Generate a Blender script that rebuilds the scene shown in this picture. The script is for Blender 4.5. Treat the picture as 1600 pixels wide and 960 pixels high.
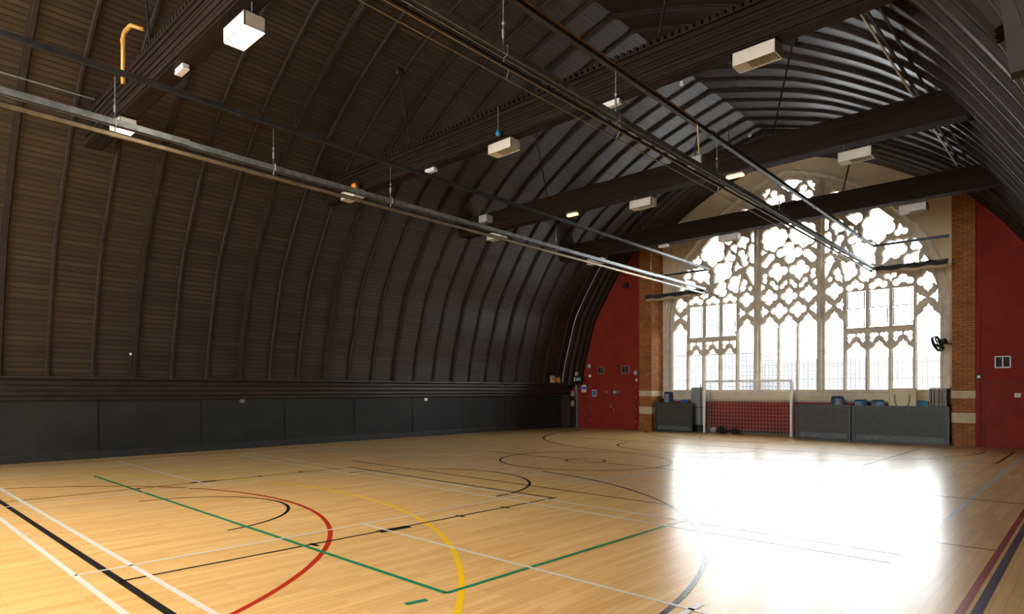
import bpy, bmesh, math, random
from mathutils import Vector, Matrix, Euler, geometry

random.seed(7)
for _o in list(bpy.data.objects):
    bpy.data.objects.remove(_o)
SC = bpy.context.scene
COL = SC.collection
PI = math.pi
R = math.radians

# ------------------------------------------------------------------ camera
cd = bpy.data.cameras.new('camera')
cam = bpy.data.objects.new('camera', cd)
COL.objects.link(cam)
cam.location = (0, 0, 1.62)
cam.rotation_euler = (R(90), 0, R(42.953530339))
cd.sensor_width = 36
cd.lens = 36 * 988.722 / 1600
cd.shift_y = 131 / 1600
cd.clip_start = 0.03
cd.clip_end = 400
SC.camera = cam

# ------------------------------------------------------------------ light
SKY = 16.0
world = bpy.data.worlds.new('overcast_sky')
SC.world = world
world.use_nodes = True
wn = world.node_tree.nodes
wn.clear()
wo = wn.new('ShaderNodeOutputWorld')
wb = wn.new('ShaderNodeBackground')
wb.inputs['Color'].default_value = (0.97, 0.98, 1.0, 1)
wb.inputs['Strength'].default_value = SKY
world.node_tree.links.new(wb.outputs[0], wo.inputs[0])

def area_light(name, loc, rot, sx, sy, energy, color, portal=False):
    l = bpy.data.lights.new(name, 'AREA')
    l.shape = 'RECTANGLE'
    l.size, l.size_y = sx, sy
    l.energy = energy
    l.color = color
    if portal:
        l.cycles.is_portal = True
    o = bpy.data.objects.new(name, l)
    o.location = loc
    o.rotation_euler = rot
    COL.objects.link(o)
    return o

# portal in the great window (only guides the sky's own light)
area_light('window_portal', (-8.32, 24.15, 5.4), (R(-90), 0, 0), 9.6, 8.2, 1, (1, 1, 1), True)
# daylight through the window of the opposite end, behind the camera
area_light('rear_window_daylight', (-8.5, -6.3, 4.6), (R(90), 0, 0), 10.0, 5.6, 30, (1.0, 0.87, 0.70))

VS = SC.view_settings
SC.display_settings.display_device = 'sRGB'
VS.view_transform = 'Standard'
VS.look = 'None'
VS.exposure = 0.0
VS.gamma = 1.0
VS.use_curve_mapping = False
try:
    SC.cycles.use_denoising = True
    SC.cycles.max_bounces = 8
    SC.cycles.transparent_max_bounces = 24
    SC.cycles.sample_clamp_indirect = 8
except Exception:
    pass

LAMP_W = 155

# ------------------------------------------------------------------ materials
def mat(name, col, rough=0.6, metal=0.0, spec=0.5, emit=None, estr=0.0):
    m = bpy.data.materials.new(name)
    m.use_nodes = True
    b = m.node_tree.nodes['Principled BSDF']
    b.inputs['Base Color'].default_value = (*col, 1)
    b.inputs['Roughness'].default_value = rough
    b.inputs['Metallic'].default_value = metal
    b.inputs['Specular IOR Level'].default_value = spec
    if emit:
        b.inputs['Emission Color'].default_value = (*emit, 1)
        b.inputs['Emission Strength'].default_value = estr
    return m

def nodes_of(m):
    return m.node_tree.nodes, m.node_tree.links, m.node_tree.nodes['Principled BSDF']

def mottled(name, c1, c2, scale=3.0, rough=0.7, stretch=(1, 1, 1), detail=6.0, bump=0.0, spec=0.5, metal=0.0, coord='Object', lo=0.35, hi=0.65):
    """two colours mixed by noise"""
    m = mat(name, c1, rough, metal, spec)
    n, l, b = nodes_of(m)
    tc = n.new('ShaderNodeTexCoord')
    mp = n.new('ShaderNodeMapping')
    mp.inputs['Scale'].default_value = stretch
    nz = n.new('ShaderNodeTexNoise')
    nz.inputs['Scale'].default_value = scale
    nz.inputs['Detail'].default_value = detail
    rp = n.new('ShaderNodeValToRGB')
    rp.color_ramp.elements[0].position = lo
    rp.color_ramp.elements[1].position = hi
    rp.color_ramp.elements[0].color = (*c1, 1)
    rp.color_ramp.elements[1].color = (*c2, 1)
    l.new(tc.outputs[coord], mp.inputs[0])
    l.new(mp.outputs[0], nz.inputs['Vector'])
    l.new(nz.outputs['Fac'], rp.inputs[0])
    l.new(rp.outputs[0], b.inputs['Base Color'])
    if bump:
        bp = n.new('ShaderNodeBump')
        bp.inputs['Strength'].default_value = bump
        bp.inputs['Distance'].default_value = 0.02
        l.new(nz.outputs['Fac'], bp.inputs['Height'])
        l.new(bp.outputs[0], b.inputs['Normal'])
    return m

def brick_mat(name, c1, c2, mortar, bw, bh, ms, rough=0.8, uv=False, rot=(0, 0, 0), noise=None, bump=0.3, spec=0.3, bias=0.0, smooth=0.1, nstretch=(1, 1, 1), nscale=2.0, mixfac=1.0):
    m = mat(name, c1, rough, 0, spec)
    n, l, b = nodes_of(m)
    tc = n.new('ShaderNodeTexCoord')
    mp = n.new('ShaderNodeMapping')
    mp.inputs['Rotation'].default_value = rot
    br = n.new('ShaderNodeTexBrick')
    br.inputs['Color1'].default_value = (*c1, 1)
    br.inputs['Color2'].default_value = (*c2, 1)
    br.inputs['Mortar'].default_value = (*mortar, 1)
    br.inputs['Scale'].default_value = 1.0
    br.inputs['Brick Width'].default_value = bw
    br.inputs['Row Height'].default_value = bh
    br.inputs['Mortar Size'].default_value = ms
    br.inputs['Mortar Smooth'].default_value = smooth
    br.inputs['Bias'].default_value = bias
    l.new(tc.outputs['UV' if uv else 'Object'], mp.inputs[0])
    l.new(mp.outputs[0], br.inputs['Vector'])
    out = br.outputs['Color']
    if noise:
        nz = n.new('ShaderNodeTexNoise')
        nz.inputs['Scale'].default_value = nscale
        nz.inputs['Detail'].default_value = 8
        nz.inputs['Roughness'].default_value = 0.65
        mp2 = n.new('ShaderNodeMapping')
        mp2.inputs['Scale'].default_value = nstretch
        l.new(tc.outputs['UV' if uv else 'Object'], mp2.inputs[0])
        l.new(mp2.outputs[0], nz.inputs['Vector'])
        rp = n.new('ShaderNodeValToRGB')
        rp.color_ramp.elements[0].position = 0.3
        rp.color_ramp.elements[1].position = 0.7
        rp.color_ramp.elements[0].color = (*noise[0], 1)
        rp.color_ramp.elements[1].color = (*noise[1], 1)
        l.new(nz.outputs['Fac'], rp.inputs[0])
        mx = n.new('ShaderNodeMix')
        mx.data_type = 'RGBA'
        mx.blend_type = 'MULTIPLY'
        mx.inputs['Factor'].default_value = mixfac
        l.new(out, mx.inputs[6])
        l.new(rp.outputs[0], mx.inputs[7])
        out = mx.outputs[2]
    l.new(out, b.inputs['Base Color'])
    if bump:
        bp = n.new('ShaderNodeBump')
        bp.inputs['Strength'].default_value = bump
        bp.inputs['Distance'].default_value = 0.01
        bp.invert = True
        l.new(br.outputs['Fac'], bp.inputs['Height'])
        l.new(bp.outputs[0], b.inputs['Normal'])
    return m

FLOOR_ROUGH = 0.26
M = {}
M['floor'] = brick_mat('maple_strip_floor', (0.74, 0.48, 0.21), (0.65, 0.40, 0.155), (0.43, 0.25, 0.10), 0.9, 0.075, 0.0016,
                       rough=FLOOR_ROUGH, rot=(0, 0, R(90)), noise=((0.84, 0.82, 0.78), (1.05, 1.05, 1.05)), bump=0.0, spec=0.5,
                       nstretch=(6, 0.5, 1), nscale=1.2)
M['boards'] = brick_mat('dark_stained_boarding', (0.038, 0.025, 0.014), (0.021, 0.0135, 0.0075), (0.003, 0.002, 0.0015), 0.857, 0.115, 0.013,
                        rough=0.42, uv=True, noise=((0.72, 0.72, 0.74), (1.35, 1.25, 1.15)), bump=0.4, spec=0.55, nstretch=(0.8, 2.2, 1), nscale=1.1)
M['rib'] = mottled('dark_rib_timber', (0.018, 0.012, 0.008), (0.030, 0.020, 0.013), 5.0, 0.6, (1, 1, 1), spec=.25)
M['beam'] = mottled('dark_beam_timber', (0.018, 0.0112, 0.0066), (0.031, 0.0195, 0.012), 3.0, 0.7, (0.25, 3, 6), spec=.1)
M['panel'] = mottled('black_green_wall_panel', (0.014, 0.0135, 0.011), (0.022, 0.021, 0.0165), 1.2, 0.6, spec=.3)
M['cornice'] = mottled('dark_cornice_timber', (0.022, 0.015, 0.011), (0.036, 0.025, 0.018), 4.0, 0.38)
M['red'] = mottled('oxblood_wall_paint', (0.19, 0.016, 0.008), (0.24, 0.022, 0.011), 1.5, 0.75, spec=.2)
M['reddoor'] = mottled('oxblood_door_paint', (0.195, 0.017, 0.008), (0.245, 0.023, 0.011), 1.5, 0.7, spec=.2)
M['brick'] = brick_mat('glazed_brown_brick', (0.40, 0.15, 0.04), (0.30, 0.105, 0.028), (0.15, 0.07, 0.025), 0.22, 0.072, 0.008,
                       spec=.15, rough=0.7, uv=True, noise=((0.75, 0.75, 0.75), (1.2, 1.2, 1.2)), bump=0.5, nscale=3.0)
M['stone'] = mottled('limestone', (0.54, 0.46, 0.35), (0.66, 0.58, 0.46), 4.0, 0.85, bump=0.05)
M['gable'] = mottled('stained_gable_render', (0.55, 0.43, 0.27), (0.68, 0.55, 0.37), 1.3, 0.9, lo=0.3, hi=0.7)
M['band'] = mottled('pale_stone_band', (0.50, 0.38, 0.22), (0.62, 0.50, 0.32), 5.0, 0.8)
M['dark'] = mat('near_black', (0.012, 0.012, 0.012), 0.6)
M['darkmetal'] = mottled('dark_painted_steel', (0.030, 0.032, 0.032), (0.050, 0.054, 0.054), 6.0, 0.42, metal=0.3)
M['galv'] = mottled('galvanised_steel', (0.22, 0.25, 0.24), (0.36, 0.40, 0.39), 9.0, 0.45, metal=0.6)
M['tan'] = mottled('tarnished_track', (0.30, 0.23, 0.14), (0.42, 0.34, 0.22), 7.0, 0.4, metal=0.6)
M['copper'] = mat('copper_conduit', (0.42, 0.20, 0.06), 0.45, 0.6)
M['brass'] = mat('ochre_painted_pipe', (0.56, 0.30, 0.07), 0.4, 0.2)
M['white'] = mat('white_enamel', (0.78, 0.77, 0.73), 0.45)
M['cream'] = mottled('aged_cream_enamel', (0.62, 0.57, 0.47), (0.70, 0.65, 0.56), 3.0, 0.5)
M['louvre'] = mat('cream_louvre', (0.62, 0.55, 0.40), 0.5)
M['lamp'] = mat('lit_diffuser', (0.9, 0.9, 0.85), 0.5, emit=(1.0, 0.90, 0.70), estr=45.0)
M['lampdim'] = mat('lit_strip_diffuser', (0.9, 0.9, 0.9), 0.5, emit=(0.85, 0.97, 1.0), estr=2.2)
M['lampwarm'] = mat('warm_lit_diffuser', (0.9, 0.7, 0.4), 0.5, emit=(1.0, 0.58, 0.22), estr=3.0)
M['greenled'] = mat('green_indicator', (0.1, 0.7, 0.4), 0.4, emit=(0.1, 0.9, 0.5), estr=1.0)
M['net'] = mat('white_net_cord', (0.62, 0.58, 0.52), 0.8)
M['blknet'] = mottled('black_bunched_netting', (0.012, 0.011, 0.010), (0.05, 0.045, 0.04), 18.0, 0.9, (1, 1, 1), bump=0.6)
M['tannet'] = mottled('tan_canvas_hem', (0.42, 0.30, 0.18), (0.56, 0.42, 0.27), 6.0, 0.85)
M['goal'] = mat('white_goal_paint', (0.80, 0.77, 0.70), 0.4)
M['barrier'] = mottled('dark_olive_barrier_board', (0.030, 0.029, 0.018), (0.046, 0.044, 0.029), 5.0, 0.55)
M['kick'] = mottled('scuffed_grey_kick_strip', (0.07, 0.085, 0.078), (0.12, 0.14, 0.13), 9.0, 0.55)
M['frameblk'] = mottled('scuffed_black_frame', (0.012, 0.013, 0.014), (0.05, 0.05, 0.05), 11.0, 0.5, lo=0.5, hi=0.8)
M['navy'] = mat('navy_plastic', (0.012, 0.022, 0.060), 0.4)
M['blueplastic'] = mat('teal_blue_plastic', (0.015, 0.09, 0.16), 0.4)
M['brightblue'] = mat('bright_blue_plastic', (0.01, 0.20, 0.34), 0.4)
M['royal'] = mat('royal_blue_plastic', (0.03, 0.09, 0.38), 0.4)
M['table'] = mottled('cream_table_top', (0.58, 0.47, 0.28), (0.66, 0.55, 0.35), 3.0, 0.55)
M['tableleg'] = mat('tan_table_frame', (0.36, 0.29, 0.17), 0.4, 0.3)
M['board'] = mottled('weathered_grey_board', (0.20, 0.17, 0.13), (0.33, 0.29, 0.23), 8.0, 0.8)
M['grey'] = mottled('grey_vinyl', (0.21, 0.21, 0.19), (0.27, 0.27, 0.25), 5.0, 0.45)
M['ball'] = mat('pale_ball', (0.50, 0.47, 0.40), 0.6)
M['bag'] = mottled('dark_bag_cloth', (0.012, 0.011, 0.014), (0.03, 0.026, 0.03), 10.0, 0.9)
M['paper'] = mat('white_paper', (0.74, 0.70, 0.64), 0.7)
M['orange'] = mat('orange_print', (0.72, 0.27, 0.05), 0.7)
M['yellow'] = mat('yellow_print', (0.70, 0.40, 0.03), 0.7)
M['signblue'] = mat('mandatory_blue', (0.02, 0.12, 0.42), 0.5)
M['signgreen'] = mat('safety_green', (0.01, 0.13, 0.08), 0.5)
M['creamdisc'] = mat('cream_disc', (0.60, 0.48, 0.27), 0.5)
M['greyplate'] = mat('grey_plate', (0.20, 0.18, 0.14), 0.5)
M['vent'] = mat('grey_vent_frame', (0.20, 0.16, 0.13), 0.5)
M['ballorange'] = mat('orange_ball', (0.75, 0.30, 0.02), 0.5)
M['bob'] = mat('sky_blue_plastic', (0.02, 0.26, 0.55), 0.35)
M['navyteal'] = mat('dark_teal_plastic', (0.012, 0.045, 0.075), 0.4)
M['pale_print'] = mat('faint_print', (0.35, 0.45, 0.5), 0.7)
M['facade'] = mat('pale_facade', (0.145, 0.147, 0.155), 0.9)
M['farglass'] = mat('far_window_glass', (0.10, 0.11, 0.135), 0.5)
M['street'] = mat('pale_paving', (0.45, 0.45, 0.45), 0.9)

def line_mat(name, c):
    m = mat(name, c, FLOOR_ROUGH, 0, 0.5)
    return m
LM = {'white': line_mat('white_court_paint', (0.62, 0.61, 0.58)), 'black': line_mat('black_court_paint', (0.014, 0.014, 0.014)),
      'green': line_mat('green_court_paint', (0.012, 0.20, 0.095)), 'red': line_mat('red_court_paint', (0.40, 0.025, 0.010)),
      'yellow': line_mat('yellow_court_paint', (0.80, 0.50, 0.012)), 'blue': line_mat('navy_court_paint', (0.015, 0.04, 0.07)),
      'pale': line_mat('pale_blue_court_paint', (0.42, 0.52, 0.50)), 'maroon': line_mat('maroon_court_paint', (0.28, 0.025, 0.03)),
      'brown': line_mat('brown_court_paint', (0.22, 0.06, 0.02))}

def glass_mat():
    m = bpy.data.materials.new('window_glass')
    m.use_nodes = True
    n, l = m.node_tree.nodes, m.node_tree.links
    n.clear()
    o = n.new('ShaderNodeOutputMaterial')
    mx = n.new('ShaderNodeMixShader')
    t = n.new('ShaderNodeBsdfTransparent')
    t.inputs[0].default_value = (0.96, 0.98, 0.98, 1)
    g = n.new('ShaderNodeBsdfGlossy')
    g.inputs['Roughness'].default_value = 0.05
    fr = n.new('ShaderNodeFresnel')
    fr.inputs['IOR'].default_value = 1.2
    l.new(fr.outputs[0], mx.inputs[0])
    l.new(t.outputs[0], mx.inputs[1])
    l.new(g.outputs[0], mx.inputs[2])
    l.new(mx.outputs[0], o.inputs[0])
    return m
M['glass'] = glass_mat()

# board joints fall on the ribs
for _nd in M['boards'].node_tree.nodes:
    if _nd.type == 'TEX_BRICK':
        _nd.offset = 0.0
        _nd.inputs['Vector'].links[0].from_node.inputs['Location'].default_value = (-3.26, 0, 0)

# ------------------------------------------------------------------ mesh helpers
class MB:
    def __init__(self):
        self.v = []
        self.f = []
        self.uv = {}
    def add(self, vs, fs):
        k = len(self.v)
        self.v += [tuple(p) for p in vs]
        self.f += [tuple(i + k for i in q) for q in fs]
        return self
    def box(self, x0, x1, y0, y1, z0, z1):
        vs = [(x, y, z) for z in (z0, z1) for y in (y0, y1) for x in (x0, x1)]
        return self.add(vs, [(0, 2, 3, 1), (4, 5, 7, 6), (0, 1, 5, 4), (2, 6, 7, 3), (0, 4, 6, 2), (1, 3, 7, 5)])
    def obox(self, c, s, rot=(0, 0, 0)):
        m = Euler(rot).to_matrix()
        vs = []
        for z in (-.5, .5):
            for y in (-.5, .5):
                for x in (-.5, .5):
                    p = m @ Vector((x * s[0], y * s[1], z * s[2]))
                    vs.append((p.x + c[0], p.y + c[1], p.z + c[2]))
        return self.add(vs, [(0, 2, 3, 1), (4, 5, 7, 6), (0, 1, 5, 4), (2, 6, 7, 3), (0, 4, 6, 2), (1, 3, 7, 5)])
    def tube(self, pts, r, n=8, caps=True, r1=None):
        pts = [Vector(p) for p in pts]
        N = len(pts)
        prev = None
        rings = []
        for i, p in enumerate(pts):
            t = (pts[min(i + 1, N - 1)] - pts[max(i - 1, 0)])
            if t.length < 1e-9:
                t = Vector((0, 0, 1))
            t.normalize()
            if prev is None:
                a = Vector((0, 0, 1)) if abs(t.z) < 0.9 else Vector((1, 0, 0))
                u = t.cross(a).normalized()
            else:
                u = (prev - t * prev.dot(t)).normalized()
            prev = u
            w = t.cross(u)
            rr = r if r1 is None else r + (r1 - r) * i / max(1, N - 1)
            rings.append([p + (u * math.cos(2 * PI * k / n) + w * math.sin(2 * PI * k / n)) * rr for k in range(n)])
        vs = [q for ring in rings for q in ring]
        fs = [(i * n + k, i * n + (k + 1) % n, (i + 1) * n + (k + 1) % n, (i + 1) * n + k) for i in range(N - 1) for k in range(n)]
        if caps:
            fs += [tuple(range(n - 1, -1, -1)), tuple((N - 1) * n + k for k in range(n))]
        return self.add(vs, fs)
    def prism(self, poly, y0, y1, axis='y'):
        """polygon in x-z pushed along y (axis y), y-z along x (axis x) or x-y along z (axis z)"""
        n = len(poly)
        def P(a, b, c):
            return (a, c, b) if axis == 'y' else ((c, a, b) if axis == 'x' else (a, b, c))
        vs = [P(a, b, y0) for a, b in poly] + [P(a, b, y1) for a, b in poly]
        fs = [tuple(range(n)), tuple(range(2 * n - 1, n - 1, -1))] + [(i, i + n, (i + 1) % n + n, (i + 1) % n) for i in range(n)]
        return self.add(vs, fs)
    def lathe(self, prof, c=(0, 0, 0), n=20, axis='z'):
        """profile of (radius, height)"""
        vs, fs = [], []
        for r, h in prof:
            for k in range(n):
                a = 2 * PI * k / n
                x, y = r * math.cos(a), r * math.sin(a)
                p = (x, y, h) if axis == 'z' else ((x, h, y) if axis == 'y' else (h, x, y))
                vs.append((p[0] + c[0], p[1] + c[1], p[2] + c[2]))
        for i in range(len(prof) - 1):
            for k in range(n):
                fs.append((i * n + k, i * n + (k + 1) % n, (i + 1) * n + (k + 1) % n, (i + 1) * n + k))
        fs += [tuple(range(n)), tuple((len(prof) - 1) * n + k for k in range(n))]
        return self.add(vs, fs)
    def sphere(self, c, r, n=14):
        sx, sy, sz = (r, r, r) if not isinstance(r, tuple) else r
        vs, fs = [], []
        for i in range(n + 1):
            a = PI * i / n
            rr = max(math.sin(a), 1e-4)
            for k in range(n):
                b = 2 * PI * k / n
                vs.append((c[0] + sx * rr * math.cos(b), c[1] + sy * rr * math.sin(b), c[2] + sz * math.cos(a)))
        for i in range(n):
            for k in range(n):
                fs.append((i * n + k, i * n + (k + 1) % n, (i + 1) * n + (k + 1) % n, (i + 1) * n + k))
        return self.add(vs, fs)
    def loft(self, rings, closed=True, caps=True):
        n = len(rings[0])
        vs = [p for r in rings for p in r]
        m = n if closed else n - 1
        fs = [(i * n + k, i * n + (k + 1) % n, (i + 1) * n + (k + 1) % n, (i + 1) * n + k) for i in range(len(rings) - 1) for k in range(m)]
        if caps and closed:
            fs += [tuple(range(n - 1, -1, -1)), tuple((len(rings) - 1) * n + k for k in range(n))]
        return self.add(vs, fs)
    def build(self, name, material, parent=None, smooth=False, bevel=0.0, seg=2, boxuv=False, loc=None):
        me = bpy.data.meshes.new(name)
        me.from_pydata(self.v, [], self.f)
        me.update()
        bm = bmesh.new()
        bm.from_mesh(me)
        bmesh.ops.recalc_face_normals(bm, faces=bm.faces)
        bm.to_mesh(me)
        bm.free()
        if boxuv:
            uvl = me.uv_layers.new(name='uv')
            for p in me.polygons:
                nx, ny, nz = (abs(c) for c in p.normal)
                for li in p.loop_indices:
                    co = me.vertices[me.loops[li].vertex_index].co
                    if ny >= nx and ny >= nz:
                        uvl.data[li].uv = (co.x, co.z)
                    elif nx >= nz:
                        uvl.data[li].uv = (co.y, co.z)
                    else:
                        uvl.data[li].uv = (co.x, co.y)
        if smooth:
            for p in me.polygons:
                p.use_smooth = True
        me.materials.append(M[material] if isinstance(material, str) else material)
        o = bpy.data.objects.new(name, me)
        COL.objects.link(o)
        if parent is not None:
            o.parent = parent
        if loc:
            o.location = loc
        if bevel:
            b = o.modifiers.new('edge', 'BEVEL')
            b.width = bevel
            b.segments = seg
            b.limit_method = 'ANGLE'
        return o

def tag(o, label, cat, group=None, kind=None):
    o['label'] = label
    o['category'] = cat
    if group:
        o['group'] = group
    if kind:
        o['kind'] = kind
    return o

def thing(name, label, cat, loc=(0, 0, 0), rotz=0.0, group=None, kind=None):
    o = bpy.data.objects.new(name, None)
    o.empty_display_size = 0.2
    COL.objects.link(o)
    o.location = loc
    o.rotation_euler = (0, 0, rotz)
    return tag(o, label, cat, group, kind)

def structure(o, label=None):
    o['kind'] = 'structure'
    if label:
        o['label'] = label
    return o

def copy_tree(o, parent=None):
    c = o.copy()
    COL.objects.link(c)
    if parent is not None:
        c.parent = parent
    for ch in list(o.children):
        copy_tree(ch, c)
    return c

# ------------------------------------------------------------------ hall geometry
XC = -8.5                                  # ridge line
PROF = [(8.63, 1.90), (8.50, 2.70), (8.22, 3.70), (7.93, 4.66), (7.50, 5.44), (6.74, 6.60), (6.08, 7.37), (5.65, 7.77),
        (4.74, 8.46), (3.04, 9.47), (1.50, 10.06), (0.0, 10.50)]

def dense(pts, k=5):
    out = []
    n = len(pts)
    for i in range(n - 1):
        p0, p1, p2, p3 = pts[max(i - 1, 0)], pts[i], pts[i + 1], pts[min(i + 2, n - 1)]
        for s in range(k):
            t = s / k
            out.append(tuple(0.5 * ((2 * p1[j]) + (-p0[j] + p2[j]) * t + (2 * p0[j] - 5 * p1[j] + 4 * p2[j] - p3[j]) * t * t + (-p0[j] + 3 * p1[j] - 3 * p2[j] + p3[j]) * t ** 3) for j in (0, 1)))
    out.append(pts[-1])
    return out

HALF = dense(PROF, 4)

def offset_half(d):
    """the half profile moved outwards by d (negative: inwards)"""
    out = []
    n = len(HALF)
    for i, (w, z) in enumerate(HALF):
        a, b = HALF[max(i - 1, 0)], HALF[min(i + 1, n - 1)]
        tx, tz = b[0] - a[0], b[1] - a[1]
        L = math.hypot(tx, tz)
        nx, nz = tz / L, -tx / L
        if i == n - 1:
            nx, nz = 0.0, 1.05
        out.append((max(w + nx * d, 0.0), z + nz * d))
    return out

def full_profile(d, zmin_right=None):
    h = offset_half(d)
    left = [(XC - w, z) for w, z in h]
    right = [(XC + w, z) for w, z in reversed(h[:-1])]
    if zmin_right is not None:
        right = [p for p in right if p[1] >= zmin_right]
    return left + right

def roof_z(x):
    w = abs(x - XC)
    for (w0, z0), (w1, z1) in zip(HALF[:-1], HALF[1:]):
        if w1 <= w <= w0:
            return z0 + (z1 - z0) * (w0 - w) / max(w0 - w1, 1e-6)
    return HALF[0][1]

RIB_D = 0.068
RIB_PITCH = 0.857
RIB_Y0 = 3.26
YB, YF = 22.65, -6.5                       # red end wall, wall behind the camera
ALC = 3.0                                  # the camera's alcove in the right side ends here
ALC_Z = 3.4

def shell_mesh(mb_name, y0, y1, zmin_right):
    pin = full_profile(RIB_D, zmin_right)
    pout = full_profile(RIB_D + 0.12, zmin_right)
    me = bpy.data.meshes.new(mb_name)
    bm = bmesh.new()
    uvl = bm.loops.layers.uv.new('uv')
    arc = [0.0]
    for a, b in zip(pin[:-1], pin[1:]):
        arc.append(arc[-1] + math.hypot(b[0] - a[0], b[1] - a[1]))
    def strip(prof, flip):
        A = [bm.verts.new((x, y0, z)) for x, z in prof]
        B = [bm.verts.new((x, y1, z)) for x, z in prof]
        for i in range(len(prof) - 1):
            vs = [A[i], A[i + 1], B[i + 1], B[i]]
            uvs = [(y0, arc[i]), (y0, arc[min(i + 1, len(arc) - 1)]), (y1, arc[min(i + 1, len(arc) - 1)]), (y1, arc[i])]
            if flip:
                vs.reverse()
                uvs.reverse()
            f = bm.faces.new(vs)
            for lp, uv in zip(f.loops, uvs):
                lp[uvl].uv = uv
    strip(pin, False)
    strip(pout[:len(pin)], True)
    bm.to_mesh(me)
    bm.free()
    me.materials.append(M['boards'])
    o = bpy.data.objects.new(mb_name, me)
    COL.objects.link(o)
    return o

# ------------------------------------------------------------------ floor
fl = structure(MB().box(-18.2, 2.6, YF - 0.3, 24.2, -0.12, 0.0).build('floor', 'floor'), 'pale maple strip sports hall floor')

def strip(pts, w, colour, z):
    """a painted line of width w along a polyline, lying on the floor"""
    n = len(pts)
    L, Rr = [], []
    for i, (x, y) in enumerate(pts):
        a, b = pts[max(i - 1, 0)], pts[min(i + 1, n - 1)]
        tx, ty = b[0] - a[0], b[1] - a[1]
        d = math.hypot(tx, ty)
        nx, ny = -ty / d * w / 2, tx / d * w / 2
        L.append((x + nx, y + ny, z))
        Rr.append((x - nx, y - ny, z))
    m = MB()
    m.add(L + Rr, [(i, i + 1, n + i + 1, n + i) for i in range(n - 1)])
    o = m.build('court_line', LM[colour], fl)
    for p in o.data.polygons:
        if p.normal.z < 0:
            p.flip()
    o['label'] = colour + ' painted court line'
    return o

def arc(cx, cy, r, a0, a1, n=64):
    return [(cx + r * math.cos(R(a0 + (a1 - a0) * i / n)), cy + r * math.sin(R(a0 + (a1 - a0) * i / n))) for i in range(n + 1)]

ZL = {'white': 0.0030, 'black': 0.0022, 'green': 0.0026, 'red': 0.0018, 'yellow': 0.0014, 'blue': 0.0016, 'maroon': 0.0019, 'pale': 0.0012, 'brown': 0.0010}
def line(c, w, *pts):
    return strip(list(pts), w, c, ZL[c])

line('white', 0.05, (-14.6, 1.89), (-3.4, 1.89))
line('white', 0.05, (-12.0, 1.445), (-3.4, 1.445))
line('black', 0.065, (-12.6, 1.67), (-3.4, 1.67))
line('white', 0.04, (-6.58, 1.445), (-6.56, 7.32))
line('white', 0.04, (-11.16, 1.445), (-11.08, 7.32))
line('black', 0.04, (-6.1, 1.67), (-6.05, 7.5))
line('black', 0.04, (-11.68, 1.67), (-11.62, 7.5))
line('white', 0.04, (-16.4, 4.45), (-11.13, 4.42))
line('white', 0.04, (-6.57, 4.39), (-1.42, 4.32))
line('white', 0.045, (-16.3, 6.95), (-1.42, 6.80))
line('white', 0.045, (-16.3, 7.36), (-1.42, 7.20))
line('black', 0.05, (-11.62, 7.47), (-6.05, 7.42))
line('white', 0.04, (-15.66, 1.5), (-15.4, 7.3))
line('black', 0.05, (-17.2, 1.4), (-16.75, 21.5))
line('black', 0.05, (-16.95, 1.2), (-16.6, 9.0))
line('green', 0.05, (-13.95, 3.385), (-3.83, 3.345))
line('green', 0.05, (-3.83, 3.345), (-3.80, 14.0))
line('green', 0.06, (-3.86, 2.96), (-3.82, 3.14))
line('red', 0.055, *arc(-8.93, -0.37, 4.92, 1, 152))
line('yellow', 0.055, *arc(-8.93, -1.88, 7.42, 8, 140, 80))
line('black', 0.045, *arc(-8.85, 3.0, 1.44, 5, 178, 40))
line('black', 0.05, *arc(-8.82, 6.95, 2.03, 0, 180, 48))
line('black', 0.05, *arc(-8.85, 12.0, 1.98, 0, 360, 72))
line('brown', 0.05, *arc(-8.75, 11.9, 0.45, 0, 360, 36))
line('black', 0.05, *arc(-8.9, 20.9, 6.65, 180, 360, 72))
line('black', 0.05, *arc(-8.9, 3.1, 6.65, 0, 84, 48))
line('black', 0.05, *arc(-8.85, 17.05, 2.03, 180, 360, 48))
line('red', 0.05, *arc(-8.9, 24.3, 4.9, 197, 343, 48))
line('black', 0.045, *arc(-8.85, 21.0, 1.44, 180, 360, 32))
line('brown', 0.05, (-12.7, 8.2), (-0.76, 8.03))
line('pale', 0.045, (-16.3, 9.22), (-1.42, 9.14))
line('pale', 0.045, (-16.3, 9.66), (-1.42, 9.52))
line('pale', 0.04, (-7.05, 8.75), (-7.0, 9.66))
line('pale', 0.04, (-6.53, 9.17), (-6.44, 14.5))
line('pale', 0.05, (-1.42, 4.32), (-1.42, 21.2))
line('black', 0.05, (-12.0, 11.95), (-0.8, 11.58))
line('black', 0.055, (-1.70, 17.6), (-1.68, 21.4))
line('black', 0.05, (-13.0, 17.6), (-1.70, 17.6))
line('pale', 0.05, (-2.19, 16.0), (-2.19, 21.2))
line('green', 0.05, (-3.80, 14.0), (-3.70, 20.8))
line('pale', 0.05, (-5.99, 15.9), (-5.88, 21.0))
line('maroon', 0.055, (-0.755, 3.0), (-0.75, 21.6))
line('blue', 0.065, (-0.665, 3.0), (-0.66, 21.6))
line('white', 0.05, (-2.22, 3.2), (-2.22, 4.50))
for yy in (3.45, 5.52, 6.36):              # key marks
    line('black', 0.05, (-6.13, yy), (-5.97, yy))
    line('black', 0.05, (-11.74, yy), (-11.58, yy))
line('black', 0.13, (-6.06, 4.27), (-6.04, 4.69))
line('black', 0.13, (-11.69, 4.30), (-11.66, 4.70))
line('white', 0.04, (-8.90, 1.43), (-8.86, 1.53))

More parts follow.
